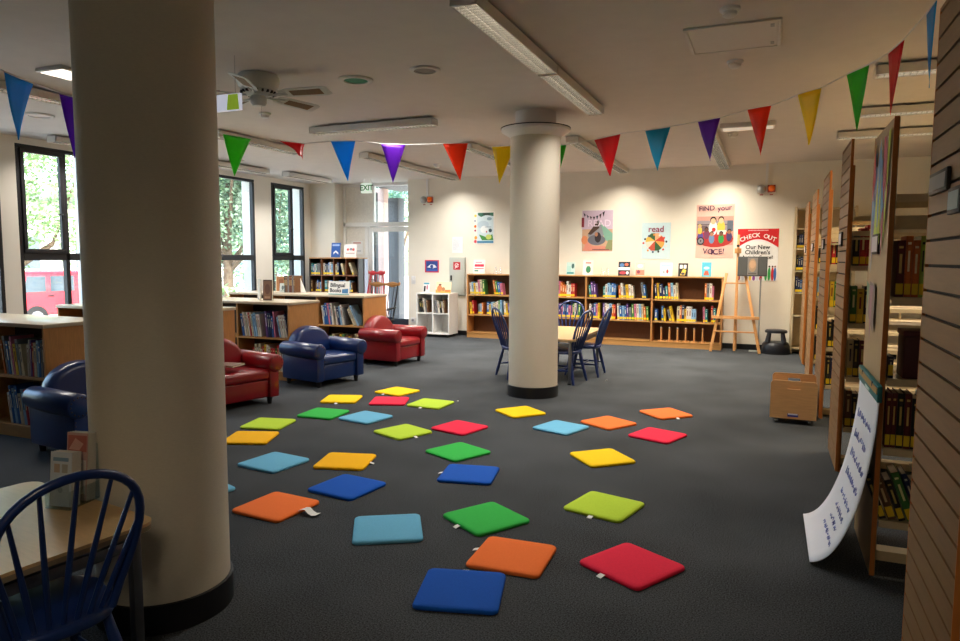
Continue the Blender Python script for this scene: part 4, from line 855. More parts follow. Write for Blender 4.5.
# ------------------------------------------------------------------ tall shelving on the right
GROOVE = .081
STACKX = .52
def stack(near, levels, label, slat, x1=3.2, topz=1.70, pw=.62):
    wd = .46; y0 = near+.1
    t = thing('tall_shelving', label, 'shelving', (STACKX, near, 0), group='tall double-sided shelving bays')
    if slat: lo, hi = near+.1-near, near+.1-near+wd
    else: lo, hi = .1, .72
    b = MB(); b.bb(-.024, .0, lo, hi, 0, 2.145); b.build('end_panel', PANELW, t, bevel=.002, seg=1)
    for yy in (lo-.006, hi):
        b = MB(); b.bb(-.0245, -.004, yy, yy+.006, 0, 2.147); tag(b.build('edging', ORANGEE, t, smooth=0), 'orange timber edging')
    if slat:
        b = MB(); b.mi = 0; b.bb(-.032, -.0245, 0, pw, .03, 2.31); b.mi = 1
        z = .03
        while z < 2.30:
            zz = min(z+GROOVE-.010, 2.31); b.bb(-.042, -.032, 0, pw, z, zz); z += GROOVE
        b.mi = 2; b.bb(-.0425, -.025, -.005, 0, .03, 2.31); b.bb(-.0425, -.025, pw, pw+.005, .03, 2.31)
        b.build('slat_panel', [SLATG, SLAT, ORANGEE], t, smooth=0)
    L = x1-STACKX; f0, f1, b0, b1 = .115, .325, .36, .57
    n = 3
    for z in levels:
        for (p0, p1, lip) in ((f0, f1, f0), (b0, b1, b1)):
            for k in range(n):
                b = MB(); xa, xb = .006+L*k/n, L*(k+1)/n-.012
                b.bb(xa, xb, p0, p1, z-.012, z); b.bb(xa, xb, lip-.003, lip+.003, z-.035, z); b.build('shelf', CREAMM, t, smooth=0)
    for z in (topz, 1.8):
        b = MB(); b.bb(.006, L, .115, .13, z-.035, z); b.bb(.006, L, .555, .57, z-.035, z); b.build('top_rail', CREAMM, t, smooth=0)
    b = MB(); b.bb(.006, L, .1, .585, topz-.06, topz-.045); b.build('top_shelf', CREAMM, t, smooth=0)
    for k in range(n+1):
        x = .004+L*k/n if k else .008; b = MB(); b.bb(x-.008, x+.008, .33, .355, 0, 1.8); b.build('upright', CREAMM, t, smooth=0)
    b = MB(); b.bb(.006, L, .3, .385, 0, .05); b.build('foot_beam', CREAMM, t, smooth=0)
    return t
LV = {5: [.27, .62, .95, 1.33], 4: [.32, .68, 1.06, 1.46]}
stack(3.56, LV[5], 'tall shelving whose plain end panel carries the colourful collage and the flip pad', False)
stack(5.32, LV[4], 'tall shelving behind the flip pad, slatted end nearest the carpet edge', True)
stack(7.1, LV[4], 'tall shelving right beside the plywood bin', True, pw=.8)
stack(8.9, LV[4], 'tall shelving just beyond the plywood bin, second from the back wall', True, pw=.95)
stack(10.75, LV[4], 'tall shelving nearest the back wall', True, pw=.95)
stack(2.08, LV[4], 'tall shelving with slatted end closest to the viewer at right edge', True)
SB = dict(d=.15, ylab=0, child=True)
def srow(near, z, x0, x1, where, **k):
    row(where, 'books on the tall shelving', STACKX+x0, STACKX+x1, near+.125, z, **{**SB, **k})
W3 = (.022, .028, .034)
srow(3.56, 1.33, .02, .2, 'top row behind the collage panel', h=(.24, .29), pal=[9, 8, 15, 6, 5, 14, 15, 4, 7], wset=W3); srow(3.56, 1.33, .24, .4, 'top row behind the collage panel', h=(.24, .28), lean=-.22, pal=[3, 3, 1], wset=W3)
srow(3.56, .95, .01, .05, 'second row behind the collage panel', h=(.1, .14), pal=[0], wset=(.022,))
srow(3.56, .62, .012, .4, 'third row behind the collage panel', h=(.22, .29), pal=[2, 16, 9, 8, 15, 12, 2, 0], wset=W3)
srow(3.56, .27, .01, .42, 'bottom row behind the collage panel', h=(.2, .26), lean=-.35, pal=[15, 4, 15, 14, 0], wset=W3)
for z, nm, pl in ((1.46, 'top', [15, 8, 16, 15, 8]), (1.06, 'second', [12, 2, 15, 6, 3, 3, 4]), (.68, 'third', [15, 14, 13, 9, 15]), (.32, 'bottom', [15, 15, 14, 0])):
    for near, wh, ext in ((5.32, 'just behind the flip pad', .26), (7.1, 'beside the plywood bin', .16), (8.9, 'beyond the plywood bin', .12), (10.75, 'nearest the back wall', .1)):
        srow(near, z, .012, ext, '%s row, shelving %s' % (nm, wh), h=(.23, .28), pal=pl, wset=(.034, .04))
t = thing('storage_box', 'dark maroon box lying on the second row behind the collage panel', 'box', (STACKX+.19, 3.56+.13, .95)); b = MB(); b.bb(-.12, .2, 0, .17, .001, .2); b.build('body', P('4a1420'), t, bevel=.006)
b = MB(); b.bb(-.125, .205, -.004, .174, .2, .225); b.build('lid', P('571a26'), t, bevel=.004)
# collage on the plain end panel
t = thing('paper_collage', 'colourful paper starburst collage on the plain shelving end panel', 'artwork', (STACKX-.0245, 3.56+.41, 1.05), -PI/2)
its = []; rc = random.Random(3); cols = ['c8d24a', '8ab4d4', 'e8dcd0', 'c04a6a', 'a8c060', '5a8ac0', 'd8c86a', 'e0b8c0', '7aa88a', 'b8a0c8']
for k in range(26):
    a = rc.uniform(-.25, .25); x = rc.uniform(.12, .88); y0_, y1_ = rc.uniform(.35, .6), rc.uniform(.7, .98); its.append(('p', [(x-.03, y0_+.1), (x, y0_), (x+.03, y0_+.1), (x+.06+a*.3, y1_), (x-.04+a*.3, y1_)], cols[k % 10]))
its += [('p', [(.2, .62), (.5, .98), (.8, .66), (.6, .56)], '6a9ac8'), ('p', [(.3, .5), (.42, .86), (.5, .5)], 'd0d860'), ('p', [(.5, .45), (.6, .84), (.68, .5)], 'c8d24a'), ('p', [(.1, .7), (.18, .99), (.3, .8)], 'c84a5a'), ('p', [(.7, .8), (.86, .99), (.9, .72)], 'b85a6a'), ('p', [(.25, .16), (.6, .08), (.62, .3), (.3, .32)], '8a7a74'), ('p', [(.3, .3), (.42, .02), (.5, .3)], 'a87a88'), ('p', [(.1, .32), (.18, .12), (.28, .3)], '7a9a7a')]
art(t, .6, 1.07, its, -.002)
def holder(y, z, x, label, w=.13, h=.1, hx='d8d0d4'):
    t = thing('label_holder', label, 'label', (x, y, z), -PI/2)
    b = MB(); b.bb(-w/2, w/2, -.012, 0, 0, h); b.build('frame', BLK, t, bevel=.003); b = MB(); b.bb(-w/2+.012, w/2-.012, -.0135, -.012, .012, h-.012); b.build('card', P(hx), t, smooth=0)
holder(3.98, 1.53, STACKX-.025, 'black framed label card low on the collage panel', .2); 
for near, wh in ((5.32, 'on the slatted panel behind the flip pad'), (7.1, 'on the slatted panel beside the plywood bin'), (8.9, 'on the second slatted panel from the back wall'), (10.75, 'on the slatted panel nearest the back wall')):
    holder(near+.34, 1.6, STACKX-.0435, 'black framed label card '+wh, .18)
holder(2.52, 1.705, STACKX-.0435, 'black sign plate on the closest slatted panel', .24, .068, '8a8c8c'); holder(2.3, 1.63, STACKX-.0435, 'pale blue-grey card at right edge on the closest slatted panel', .14, .075, '9fb0b4')
# narrow tall shelving on the back wall
t = thing('wall_shelving', 'narrow cream shelving on the back wall at the end of the aisle', 'shelving', (.78, 12.05, 0))
b = MB()
for x in (-.42, .42): b.bb(x-.02, x+.02, 0, .27, 0, 2.33)
b.build('upright', CREAMM, t, smooth=0)
for z in (.1, .62, .98, 1.33, 1.68, 2.0, 2.31):
    b = MB(); b.bb(-.4, .4, 0, .25, z-.02, z); b.build('shelf', CREAMM, t, smooth=0)
b = MB(); b.bb(-.4, .4, .255, .27, 0, 2.33); b.build('back_board', CREAMM, t, smooth=0)
for z, nm in ((.98, 'lower'), (1.33, 'middle'), (1.68, 'upper')): row('%s shelf of the narrow wall shelving' % nm, 'books on the narrow wall shelving', .39, .56, 12.07, z, h=(.2, .26), d=.15, pal=[0, 0, 15, 1], wset=(.026, .034), ylab=.04)
# ------------------------------------------------------------------ armchairs
def armchair(x, y, deg, leather, label):
    t = thing('armchair', label, 'armchair', (x, y, 0), math.radians(deg+90), group='small leather armchairs')
    b = MB(); b.bb(-.26, .26, -.30, .29, .07, .25); b.build('base', leather, t, bevel=.02, seg=3)
    b = MB(); b.bb(-.255, .255, -.325, .17, .245, .345)
    o = b.build('seat', leather, t, bevel=.035, seg=4)
    for v in o.data.vertices:
        if v.co.z > .3: v.co.z += .022*max(0, 1-(v.co.x/.26)**2)*max(0, 1-((v.co.y+.08)/.27)**2)
    out = [(-.275, .2), (-.275, .42)] + [(-.275*math.cos(PI*k/16), .42+.225*math.sin(PI*k/16)) for k in range(1, 16)] + [(.275, .42), (.275, .2)]
    b = MB(); b.prism(out, lambda u, v, d: Vector((u, d+(v-.2)*.12, v)), .1, .265); b.build('backrest', leather, t, bevel=.05, seg=4)
    b = MB(); out = [(-.2, .34), (-.2, .42)] + [(-.2*math.cos(PI*k/12), .42+.15*math.sin(PI*k/12)) for k in range(1, 12)] + [(.2, .42), (.2, .34)]
    for s in (-1, 1):
        b = MB(); b.bb(s*.3-.055, s*.3+.055, -.33, .27, .07, .42); arm = b.build('arm', leather, t, bevel=.015, seg=2)
        b = MB(); n = 28
        b.tube([(s*.315, -.345, .405), (s*.315, -.335, .405), (s*.315, .1, .408), (s*.315, .27, .412)], [.078, .088, .088, .08], n); b.build('arm_roll', leather, arm, smooth=50)
        b = MB()
        for k in range(14):
            a = 2*PI*k/14; b.ell((s*.315+math.cos(a)*.066, -.346, .405+math.sin(a)*.066), (.006, .004, .006), 6, 4)
        for k in range(9): b.ell((s*.3+s*.045, -.332, .1+k*.028), (.005, .004, .005), 6, 4); b.ell((s*.3-s*.045, -.332, .1+k*.028), (.005, .004, .005), 6, 4)
        b.build('nail_heads', mat('antique nail', '5a4030', .3, .8), arm)
        for yy in (-.27, .25):
            b = MB(); b.lathe([(.02, 0), (.03, .075)], 14, (s*.28, yy, 0)); b.build('leg', DBLUEL, t)
    t.scale = (1.05, 1.03, 1.04)
    return t
armchair(-5.06, 5.45, -15, REDL, 'red leather armchair with a book on its seat, partly behind near column')
armchair(-4.97, 6.93, -13, BLUEL, 'blue leather armchair between the two red ones')
armchair(-5.0, 8.66, -5, REDL, 'red leather armchair farthest back, in front of the glass door')
armchair(-4.86, 3.80, -8, BLUEL, 'dark blue leather armchair left of the near column')
def open_book(x, y, z, rz, label, hx):
    t = thing('picture_book', label, 'book', (x, y, z), rz); b = MB(); b.bb(-.14, .14, -.11, .11, 0, .003); b.bb(-.14, .14, -.11, .11, .017, .02); b.bb(-.14, -.137, -.11, .11, 0, .02); b.build('cover', P(hx), t, smooth=0)
    b = MB(); b.bb(-.137, .135, -.106, .106, .003, .017); b.build('page_block', PAGE, t, smooth=0)
q = on_z(247, 362, .49); a_ = math.radians(-15)
open_book(-4.99, 5.36, .415, math.radians(10), 'thin brown book lying on the seat of the nearest red armchair', '6a4a38')

# ------------------------------------------------------------------ wooden chairs and the play tables
def windsor(parts_parent=None):
    t = thing('windsor_chair', 'x', 'chair', group='blue spindle-back chairs')
    SH = .36
    b = MB(); out = [(.19*math.copysign(abs(math.cos(2*PI*k/28))**.75, math.cos(2*PI*k/28)), .185*math.copysign(abs(math.sin(2*PI*k/28))**.85, math.sin(2*PI*k/28))) for k in range(28)]
    b.prism(out, lambda u, v, d: Vector((u*(1.08 if v < 0 else .98), v, d)), SH-.034, SH); b.build('seat', CHAIRB, t, bevel=.011, seg=3)
    top = .805
    def bw(a): return Vector((math.cos(a)*(.135+.165*math.sin(a)), .15+.14*math.sin(a), SH-.005+(top-SH)*math.sin(a)**.85 if math.sin(a) > 0 else SH-.005))
    pts = [bw(PI*k/28) for k in range(29)]
    b = MB(); b.tube(pts, .013, 10); b.build('bow', CHAIRB, t)
    for k in range(7):
        u = (k-3)/3; a = PI/2-u*.95; p1 = bw(a); b = MB()
        p0 = Vector((u*.105, .155-.012*u*u, SH-.006)); b.tube([p0, p0.lerp(p1, .35), p1], [.0075, .009, .006], 8); b.build('spindle', CHAIRB, t)
    ft = []
    for sx, sy in ((-1, -1), (1, -1), (1, 1), (-1, 1)):
        p0 = Vector((sx*.125, sy*.125, SH-.02)); p1 = Vector((sx*.185, sy*.2, 0)); b = MB()
        b.tube([p0, p0.lerp(p1, .15), p0.lerp(p1, .4), p0.lerp(p1, .6), p0.lerp(p1, .8), p1], [.013, .015, .02, .017, .018, .011], 10); b.build('leg', CHAIRB, t); ft.append(p0.lerp(p1, .58))
    for i, j in ((0, 3), (1, 2)):
        b = MB(); b.tube([ft[i], ft[i].lerp(ft[j], .5), ft[j]], [.008, .012, .008], 8); b.build('stretcher', CHAIRB, t)
    b = MB(); c0, c1 = ft[0].lerp(ft[3], .5), ft[1].lerp(ft[2], .5); b.tube([c0, c0.lerp(c1, .5), c1], [.008, .012, .008], 8); b.build('stretcher', CHAIRB, t)
    return t
# local front of a chair is -Y, its back bow at +Y
W0 = windsor()
def seat_at(o, x, y, face_deg, label):
    o.location = (x, y, 0); o.rotation_euler = (0, 0, math.radians(face_deg+90)); o['label'] = label; return o
seat_at(W0, -2.09, 1.40, 166, 'dark blue spindle-back chair in the bottom left foreground'); W0.scale = (1.08, 1.08, 1.1)
seat_at(dup(W0), -2.28, 8.15, 171, 'blue spindle-back chair pulled up to the near right corner of the far table')
seat_at(dup(W0), -2.17, 8.78, 180, 'blue spindle-back chair on the right, seen edge-on past the near-corner chair')
seat_at(dup(W0), -2.68, 9.62, -92, 'blue spindle-back chair at the far end of the table, back to the bookcase')
seat_at(dup(W0), -2.92, 8.25, 42, 'blue spindle-back chair on the left of the mid-room column')
def table(x, y, w, l, h, deg, label, rr=.06):
    t = thing('play_table', label, 'table', (x, y, 0), math.radians(deg))
    def rounded(hx, hy, r):
        o = []
        for cx_, cy_, a0 in ((hx-r, hy-r, 0), (-hx+r, hy-r, 90), (-hx+r, -hy+r, 180), (hx-r, -hy+r, 270)):
            for k in range(7): a = math.radians(a0+15*k); o.append((cx_+r*math.cos(a), cy_+r*math.sin(a)))
        return o
    b = MB(); b.prism(rounded(w/2, l/2, rr), lambda u, v, d: Vector((u, v, d)), h-.012, h); b.build('table_top', BEECH, t, smooth=30)
    b = MB(); b.prism(rounded(w/2-.001, l/2-.001, rr), lambda u, v, d: Vector((u, v, d)), h-.03, h-.012); b.build('edge_band', mat('table edge', '8a7a62', .5), t, smooth=30)
    for sx in (-1, 1):
        for sy in (-1, 1):
            b = MB(); b.box((sx*(w/2-.06), sy*(l/2-.06), (h-.03)/2+.006), (.036, .036, h-.042)); lg = b.build('leg', STEEL, t, bevel=.005)
            b = MB(); b.box((sx*(w/2-.06), sy*(l/2-.06), .008), (.04, .04, .016)); b.build('foot_cap', BLK, lg)
    b = MB()
    for sy in (-1, 1): b.bb(-w/2+.08, w/2-.08, sy*(l/2-.06)-.012, sy*(l/2-.06)+.012, h-.1, h-.06)
    for sx in (-1, 1): b.bb(sx*(w/2-.06)-.012, sx*(w/2-.06)+.012, -l/2+.08, l/2-.08, h-.1, h-.06)
    b.build('rail', STEEL, t, bevel=.003)
    return t
NTA = -8.3
ax = Vector((math.cos(math.radians(NTA)), math.sin(math.radians(NTA)), 0)); ay = Vector((-ax.y, ax.x, 0))
c1 = Vector((-2.015, 1.80, 0)); cc = c1 - ax*.43 - ay*.6
table(cc.x, cc.y, .86, 1.2, .55, NTA, 'beech-topped low table at bottom left, pushed against the near column')
table(-2.50, 8.66, .82, 1.56, .55, 0, 'beech-topped low table behind the mid-room column')
# leaflets in a clear stand on the near table
lt = thing('leaflet_stand', 'clear acrylic leaflet stand on the near table', 'leaflet stand', (-2.45, 1.77, .551), math.radians(10))
b = MB(); b.bb(-.055, .055, -.05, -.047, 0, .1); b.bb(-.055, -.052, -.047, .1, 0, .07); b.bb(.052, .055, -.047, .1, 0, .07); b.bb(-.055, .055, -.05, .1, 0, .003); b.bb(-.052, .052, .022, .025, .003, .16); b.bb(-.055, .055, .1, .103, 0, .22); b.build('holder', ACRYL, lt, smooth=0)
def leaflets(dx, dy, dz, w, h, d, hx, items, label, lean):
    t = thing('leaflet_stack', label, 'leaflets', (0, 0, 0)); q = lt.matrix_basis @ Vector((dx, dy, dz)); t.location = Matrix.Translation((-2.45, 1.77, .551)) @ Matrix.Rotation(math.radians(10), 4, 'Z') @ Vector((dx, dy, dz)); t.rotation_euler = (-lean, 0, math.radians(10))
    b = MB(); n = 12
    for k in range(n): b.bb(-w/2+.0008*(k % 2), w/2-.0008*((k+1) % 2), d*k/n, d*(k+.8)/n, 0, h-.001*(k % 3))
    b.build('sheets', P('d8d4cc'), t, smooth=0)
    b = MB(); b.bb(-w/2, w/2, -.0012, -.0002, 0, h); b.build('front_sheet', P(hx), t, smooth=0)
    art(t, w, h, items, -.0016)
leaflets(0, -.036, .008, .095, .205, .045, 'c9d3dc', [('r', (.12, .83, .85, .9), '7a9cb8'), ('r', (.18, .62, .45, .78), 'b8a694'), ('r', (.55, .62, .82, .78), 'a8a6a0'), ('r', (.15, .45, .8, .5), 'e2e8ec'), ('e', (.5, .3, .12, .05), '9aa8b4')], 'blue-white leaflet stack in the front pocket of the clear stand', .1)
leaflets(0, .04, .006, .095, .262, .045, 'c7a098', [('r', (.05, .72, .95, .96), 'b9695c'), ('p', [(.1, .75), (.4, .92), (.8, .84), (.6, .74)], 'dba898'), ('r', (.05, .1, .95, .6), 'd8cdc6')], 'taller pinkish leaflet stack at the back of the clear stand', .1)

# rocking chair and red chair before the door
def rocker(x, y, rz, wood, cresthx, label, hgt, sw, seatcol, crest):
    t = thing('rocking_chair', label, 'chair', (x, y, 0), rz)
    b = MB(); b.bb(-sw/2, sw/2, -.2, .22, .36, .39); b.build('seat', wood, t, bevel=.01)
    if seatcol: b = MB(); b.bb(-sw/2+.02, sw/2-.02, -.19, .16, .39, .44); tag(b.build('seat_pad', seatcol, t, bevel=.018, seg=3), 'navy seat pad')
    n = 12; ch = .075
    out = [(-crest/2+crest*k/n, hgt-ch+.018*math.cos(4*PI*k/n)) for k in range(n+1)] + [(crest/2-crest*k/n, hgt-.008+.016*math.cos(4*PI*k/n+PI)*(-1 if k in (0, n) else 1)) for k in range(n+1)]
    b = MB(); b.prism(out, lambda u, v, d: Vector((u, .34+d, v)), -.012, .012); b.build('crest_rail', cresthx, t, bevel=.005)
    for s in (-1, 1):
        b = MB(); b.tube([(s*(sw/2-.03), .2, .38), (s*(sw/2-.01), .27, .7), (s*(crest/2-.05), .34, hgt-ch+.02)], [.014, .017, .012], 10); b.build('back_post', wood, t)
        b = MB(); b.tube([(s*(sw/2+.01), .25, .6), (s*(sw/2+.03), .0, .6), (s*(sw/2+.05), -.17, .6), (s*(sw/2+.05), -.22, .59)], [.014, .018, .022, .016], 8); b.build('arm', BLK if seatcol else wood, t)
        b = MB(); b.tube([(s*(sw/2-.01), -.1, .385), (s*(sw/2+.045), -.13, .59)], .011, 8); b.build('arm_post', wood, t)
        b = MB(); b.tube([(s*(sw/2-.01), -.42, .07), (s*(sw/2-.01), -.25, .028), (s*(sw/2-.01), .0, .014), (s*(sw/2-.01), .25, .028), (s*(sw/2-.01), .5, .09)], .014, 8); b.build('rocker', wood, t)
        for yy in (-.16, .18):
            b = MB(); b.tube([(s*(sw/2-.04), yy, .365), (s*(sw/2-.01), yy*1.15, .025)], [.016, .012], 8); b.build('leg', wood, t)
    for k in range(5):
        u = (k-2)/2.6; b = MB(); b.tube([(u*sw*.42, .21, .385), (u*crest*.4, .34, hgt-ch+.02)], .007, 8); b.build('spindle', wood, t)
    return t
rocker(-6.5, 10.75, 0.1, BLK, mat('rocker crest', '9a6a3a', .4), 'dark rocking chair with a scalloped wooden crest rail before the glass door', 1.06, .5, mat('navy pad', '16263f', .6), .62)
rocker(-7.12, 11.5, .1, mat('red paint', 'b82a30', .35, coat=.3), MATS['red paint'], 'red painted rocking chair behind the wooden-crested one', 1.25, .4, None, .36)

# ------------------------------------------------------------------ plywood bin on castors
t = thing('book_bin', 'plywood book bin with hand slots on castors beside the slatted panels', 'bin', (.255, 7.0, 0), math.radians(-2))
def endboard(yy):
    w, z0, z1 = .39, .05, .40; o = []
    for k in range(7): a = math.radians(15*k); o.append((w/2-.035+.035*math.cos(a), z1-.035+.035*math.sin(a)))
    for k in range(7): a = math.radians(90+15*k); o.append((-w/2+.035+.035*math.cos(a), z1-.035+.035*math.sin(a)))
    o += [(-w/2, z0), (w/2, z0)]
    b = MB(); sl = [(-.05, .315), (.05, .315), (.05, .34), (-.05, .34)]
    # board with a slot: four strips round the slot
    b.prism([p for p in o if p[1] >= .34] + [(-w/2, .34), (w/2, .34)], lambda u, v, d: Vector((u, d, v)), yy, yy+.015) if False else None
    up = [(w/2, .355)] + [p for p in o if p[1] > .355] + [(-w/2, .355)]
    b.prism(up, lambda u, v, d: Vector((u, d, v)), yy, yy+.015)
    b.bb(-w/2, -.055, yy, yy+.015, .325, .355); b.bb(.055, w/2, yy, yy+.015, .325, .355); b.bb(-w/2, w/2, yy, yy+.015, z0, .325)
    return b.build('end_board', PLY, t, smooth=0)
endboard(-.17); e2 = endboard(.3)
b = MB(); b.bb(-.19, -.176, -.155, .3, .05, .26); b.bb(.176, .19, -.155, .3, .05, .26); b.build('side_board', PLY, t, smooth=0)
b = MB(); b.bb(-.176, .176, -.155, .3, .055, .07); b.build('bottom', PLY, t, smooth=0)
b = MB(); b.bb(-.045, .045, -.1715, -.17, .07, .1); tag(b.build('sticker', P('1d2a8c'), t, smooth=0), 'blue and white sticker'); b = MB(); b.bb(-.04, .04, -.1722, -.1715, .088, .1); b.build('sticker_band', P('d8d8e4'), t, smooth=0)
for sx in (-.14, .14):
    for yy in (-.13, .21):
        b = MB(); b.cyl((sx-.01, yy, .022), (sx+.01, yy, .022), .022, n=14); b.bb(sx-.016, sx+.016, yy-.01, yy+.01, .028, .05); b.build('castor', CHROME, t)

# ------------------------------------------------------------------ flip pad draped from the end panel to the floor
XP = STACKX-.03
TP = [(XP-.012, .87), (XP-.016, .76), (XP-.028, .63), (XP-.046, .5), (XP-.07, .37), (XP-.098, .265), (XP-.13, .17), (XP-.17, .09), (XP-.21, .04), (XP-.25, .012)]
def catm(P_, n):
    o = []
    for i in range(len(P_)-1):
        p0, p1, p2, p3 = P_[max(i-1, 0)], P_[i], P_[i+1], P_[min(i+2, len(P_)-1)]
        for k in range(n):
            s = k/n; o.append(tuple(.5*((2*p1[j])+(-p0[j]+p2[j])*s+(2*p0[j]-5*p1[j]+4*p2[j]-p3[j])*s*s+(-p0[j]+3*p1[j]-3*p2[j]+p3[j])*s**3) for j in (0, 1)))
    o.append(P_[-1]); return o
cur = catm(TP, 4); Y0, Y1 = 3.5, 4.2
t = thing('flip_pad', 'large white handwritten flip pad draped from the end panel onto the carpet', 'flip pad', (0, 0, 0))
def pad_surface(off, ya, yb, s0, s1):
    bm = bmesh.new(); k0, k1 = int(s0*(len(cur)-1)), int(s1*(len(cur)-1)); rows = []
    for i in range(k0, k1+1):
        f = i/(len(cur)-1); q = cur[i]; nx = cur[min(i+1, len(cur)-1)]; pv = cur[max(i-1, 0)]; d = Vector((nx[0]-pv[0], nx[1]-pv[1])).normalized(); nrm = Vector((d.y, -d.x))
        if nrm.x > 0: nrm = -nrm
        rows.append([bm.verts.new((q[0]+nrm.x*off, ya+(yb-ya)*g/8 + .52*f**2*0 + .17*f*f, q[1]+nrm.y*off)) for g in range(9)])
    for i in range(len(rows)-1):
        for g in range(8): bm.faces.new((rows[i][g], rows[i][g+1], rows[i+1][g+1], rows[i+1][g]))
    return bm
bm = pad_surface(0, Y0, Y1, 0, 1); bmesh.ops.recalc_face_normals(bm, faces=bm.faces); bmesh.ops.solidify(bm, geom=bm.faces[:], thickness=.003)
me = bpy.data.meshes.new('paper_sheet'); bm.to_mesh(me); bm.free(); me.materials.append(mat('pad paper', 'e9eaf2', .6, var=.01)); o = bpy.data.objects.new('paper_sheet', me); COL.objects.link(o); o.parent = t
for pp in me.polygons: pp.use_smooth = True
TEAL = mat('teal card', '1f7478', .5); KRAFT = mat('kraft card', 'b08a52', .7)
b = MB(); b.box((XP-.012, (Y0+Y1)/2, .9), (.02, Y1-Y0, .075)); b.build('binding', TEAL, t, bevel=.003)
b = MB(); b.box((XP-.0235, (Y0+Y1)/2, .912), (.003, Y1-Y0-.02, .028)); b.build('kraft_strip', KRAFT, t, smooth=0)
b = MB(); b.box((XP-.024, (Y0+Y1)/2-.02, .878), (.003, .14, .012)); b.build('small_print', P('cfe2e2'), t, smooth=0)
b = MB()
for yy in (Y0+.17, Y1-.17): b.cyl((XP-.026, yy, .922), (XP-.02, yy, .922), .012, n=12)
b.build('punch_hole', BLK, t)
# blue handwriting strokes: short wavering lines that follow the sheet
rh = random.Random(4); lines = [.16, .25, .335, .42, .52, .6, .675, .75]; lens = [.62, .56, .6, .62, .5, .46, .42, .55]
def pad_pt(f, g, off=.0062):
    fi = f*(len(cur)-1); i = min(int(fi), len(cur)-2); s = fi-i; q = [cur[i][j]*(1-s)+cur[i+1][j]*s for j in (0, 1)]; d = Vector((cur[i+1][0]-cur[i][0], cur[i+1][1]-cur[i][1])).normalized(); nr = Vector((d.y, -d.x))
    if nr.x > 0: nr = -nr
    return Vector((q[0]+nr.x*off, Y1-(Y1-Y0)*g+.17*f*f, q[1]+nr.y*off))
for li, f in enumerate(lines):
    bw_ = MB()
    g = .16+.03*li if li < 7 else .3
    end = g+lens[li]
    if li < 4: bw_.tube([pad_pt(f+.018, g), pad_pt(f-.018, g+.02), pad_pt(f+.018, g+.04), pad_pt(f+.018, g)], .0016, 4)
    g += .065
    while g < end:
        wl = rh.uniform(.035, .09); n = int(wl/.008)
        bw_.tube([pad_pt(f+rh.choice([-.017, -.008, .0, .012])*(1 if k % 2 else -.8), g+wl*k/n) for k in range(n+1)], .0015, 4); g += wl+.022
    bw_.build('handwriting', mat('blue marker', '8088c4', .6), t, smooth=0)

# ------------------------------------------------------------------ floor cushions
CC = {'yellow': 'ffd010', 'amber': 'ffbc0a', 'red': 'f0284a', 'lime': 'bcdc3c', 'green': '34b84c', 'sky': '6cb6da', 'blue': '0e56bc', 'orange': 'ff7c38'}
CN = {'sky': 'light blue', 'blue': 'dark blue', 'amber': 'golden yellow', 'lime': 'lime green'}
CL = [
('yellow', -4.128, 6.097, 109.5, (-.19, .01), 'yellow square cushion farthest left at the back, above the green one'),
('yellow', -3.796, 6.701, 77.5, (-.19, .03), 'yellow square cushion farthest back of all, above the red one'),
('red', -3.616, 6.213, 110.6, None, 'red square cushion in the back cluster, between yellow and lime ones'),
('lime', -3.159, 6.267, 88.5, (-.19, .01), 'lime green square cushion right of the red one at the back'),
('green', -3.898, 5.448, 93.9, None, 'green square cushion left of the light blue one at the back'),
('sky', -3.441, 5.473, 78.9, (-.07, .19), 'light blue square cushion right of the green one at the back'),
('lime', -4.105, 4.906, 102.8, (.19, .03), 'lime green square cushion just above the golden one by the near column'),
('amber', -3.918, 4.458, 111.1, (.19, .02), 'golden yellow square cushion touching the near column edge'),
('lime', -2.859, 5.136, 66.6, (-.02, -.19), 'lime green square cushion left of the red one in the middle'),
('red', -2.471, 5.466, 74.4, None, 'red square cushion in the middle of the floor, left of the round column'),
('green', -2.168, 4.765, 64.8, (.07, .19), 'green square cushion below the middle red one, above a dark blue one'),
('sky', -3.289, 3.978, 82.7, None, 'light blue square cushion left of the golden one, right of near column'),
('amber', -2.823, 4.207, 105.7, (-.01, -.19), 'golden yellow square cushion above the dark blue one, centre left'),
('blue', -2.490, 3.728, 82.4, None, 'dark blue square cushion set as a diamond, centre left'),
('blue', -1.867, 4.287, 101.5, (0, .19), 'dark blue square cushion mid-floor below the green one'),
('orange', -2.680, 3.256, 85.1, (.01, -.19), 'orange square cushion with a long curling white tag'),
('sky', -1.892, 3.221, 120.5, (.19, 0), 'light blue square cushion standing square-on, largest of its colour in view'),
('green', -1.451, 3.579, 58.0, (-.19, 0), 'green square cushion nearest the viewer'),
('orange', -1.137, 3.159, 92.6, (.02, .19), 'orange square cushion partly under the front dark blue one'),
('blue', -1.227, 2.732, 104.9, (.19, .01), 'dark blue square cushion at the very front'),
('red', -.565, 3.294, 60.9, (-.19, .02), 'red square cushion at front right, nearest the flip pad'),
('lime', -.866, 4.042, 76.0, (-.19, -.01), 'lime green square cushion above the front red one, at right'),
('yellow', -1.107, 5.050, 41.7, None, 'yellow square cushion right of centre, alone below the orange one'),
('yellow', -2.189, 6.277, 50.3, None, 'yellow square cushion just in front of the round column foot'),
('sky', -1.651, 5.828, 71.8, (.07, .19), 'light blue square cushion between the yellow and orange ones near the round column'),
('orange', -1.302, 6.176, 58.2, (-.1, .19), 'orange square cushion touching the right corner of the light blue one'),
('red', -.821, 5.896, 70.0, (.19, .02), 'red square cushion at back right, below the orange one'),
('orange', -.873, 6.776, 43.8, (-.01, -.19), 'orange square cushion farthest right at the back'),
('sky', -3.36, 3.30, 70, None, 'light blue square cushion almost wholly hidden behind the near column')]
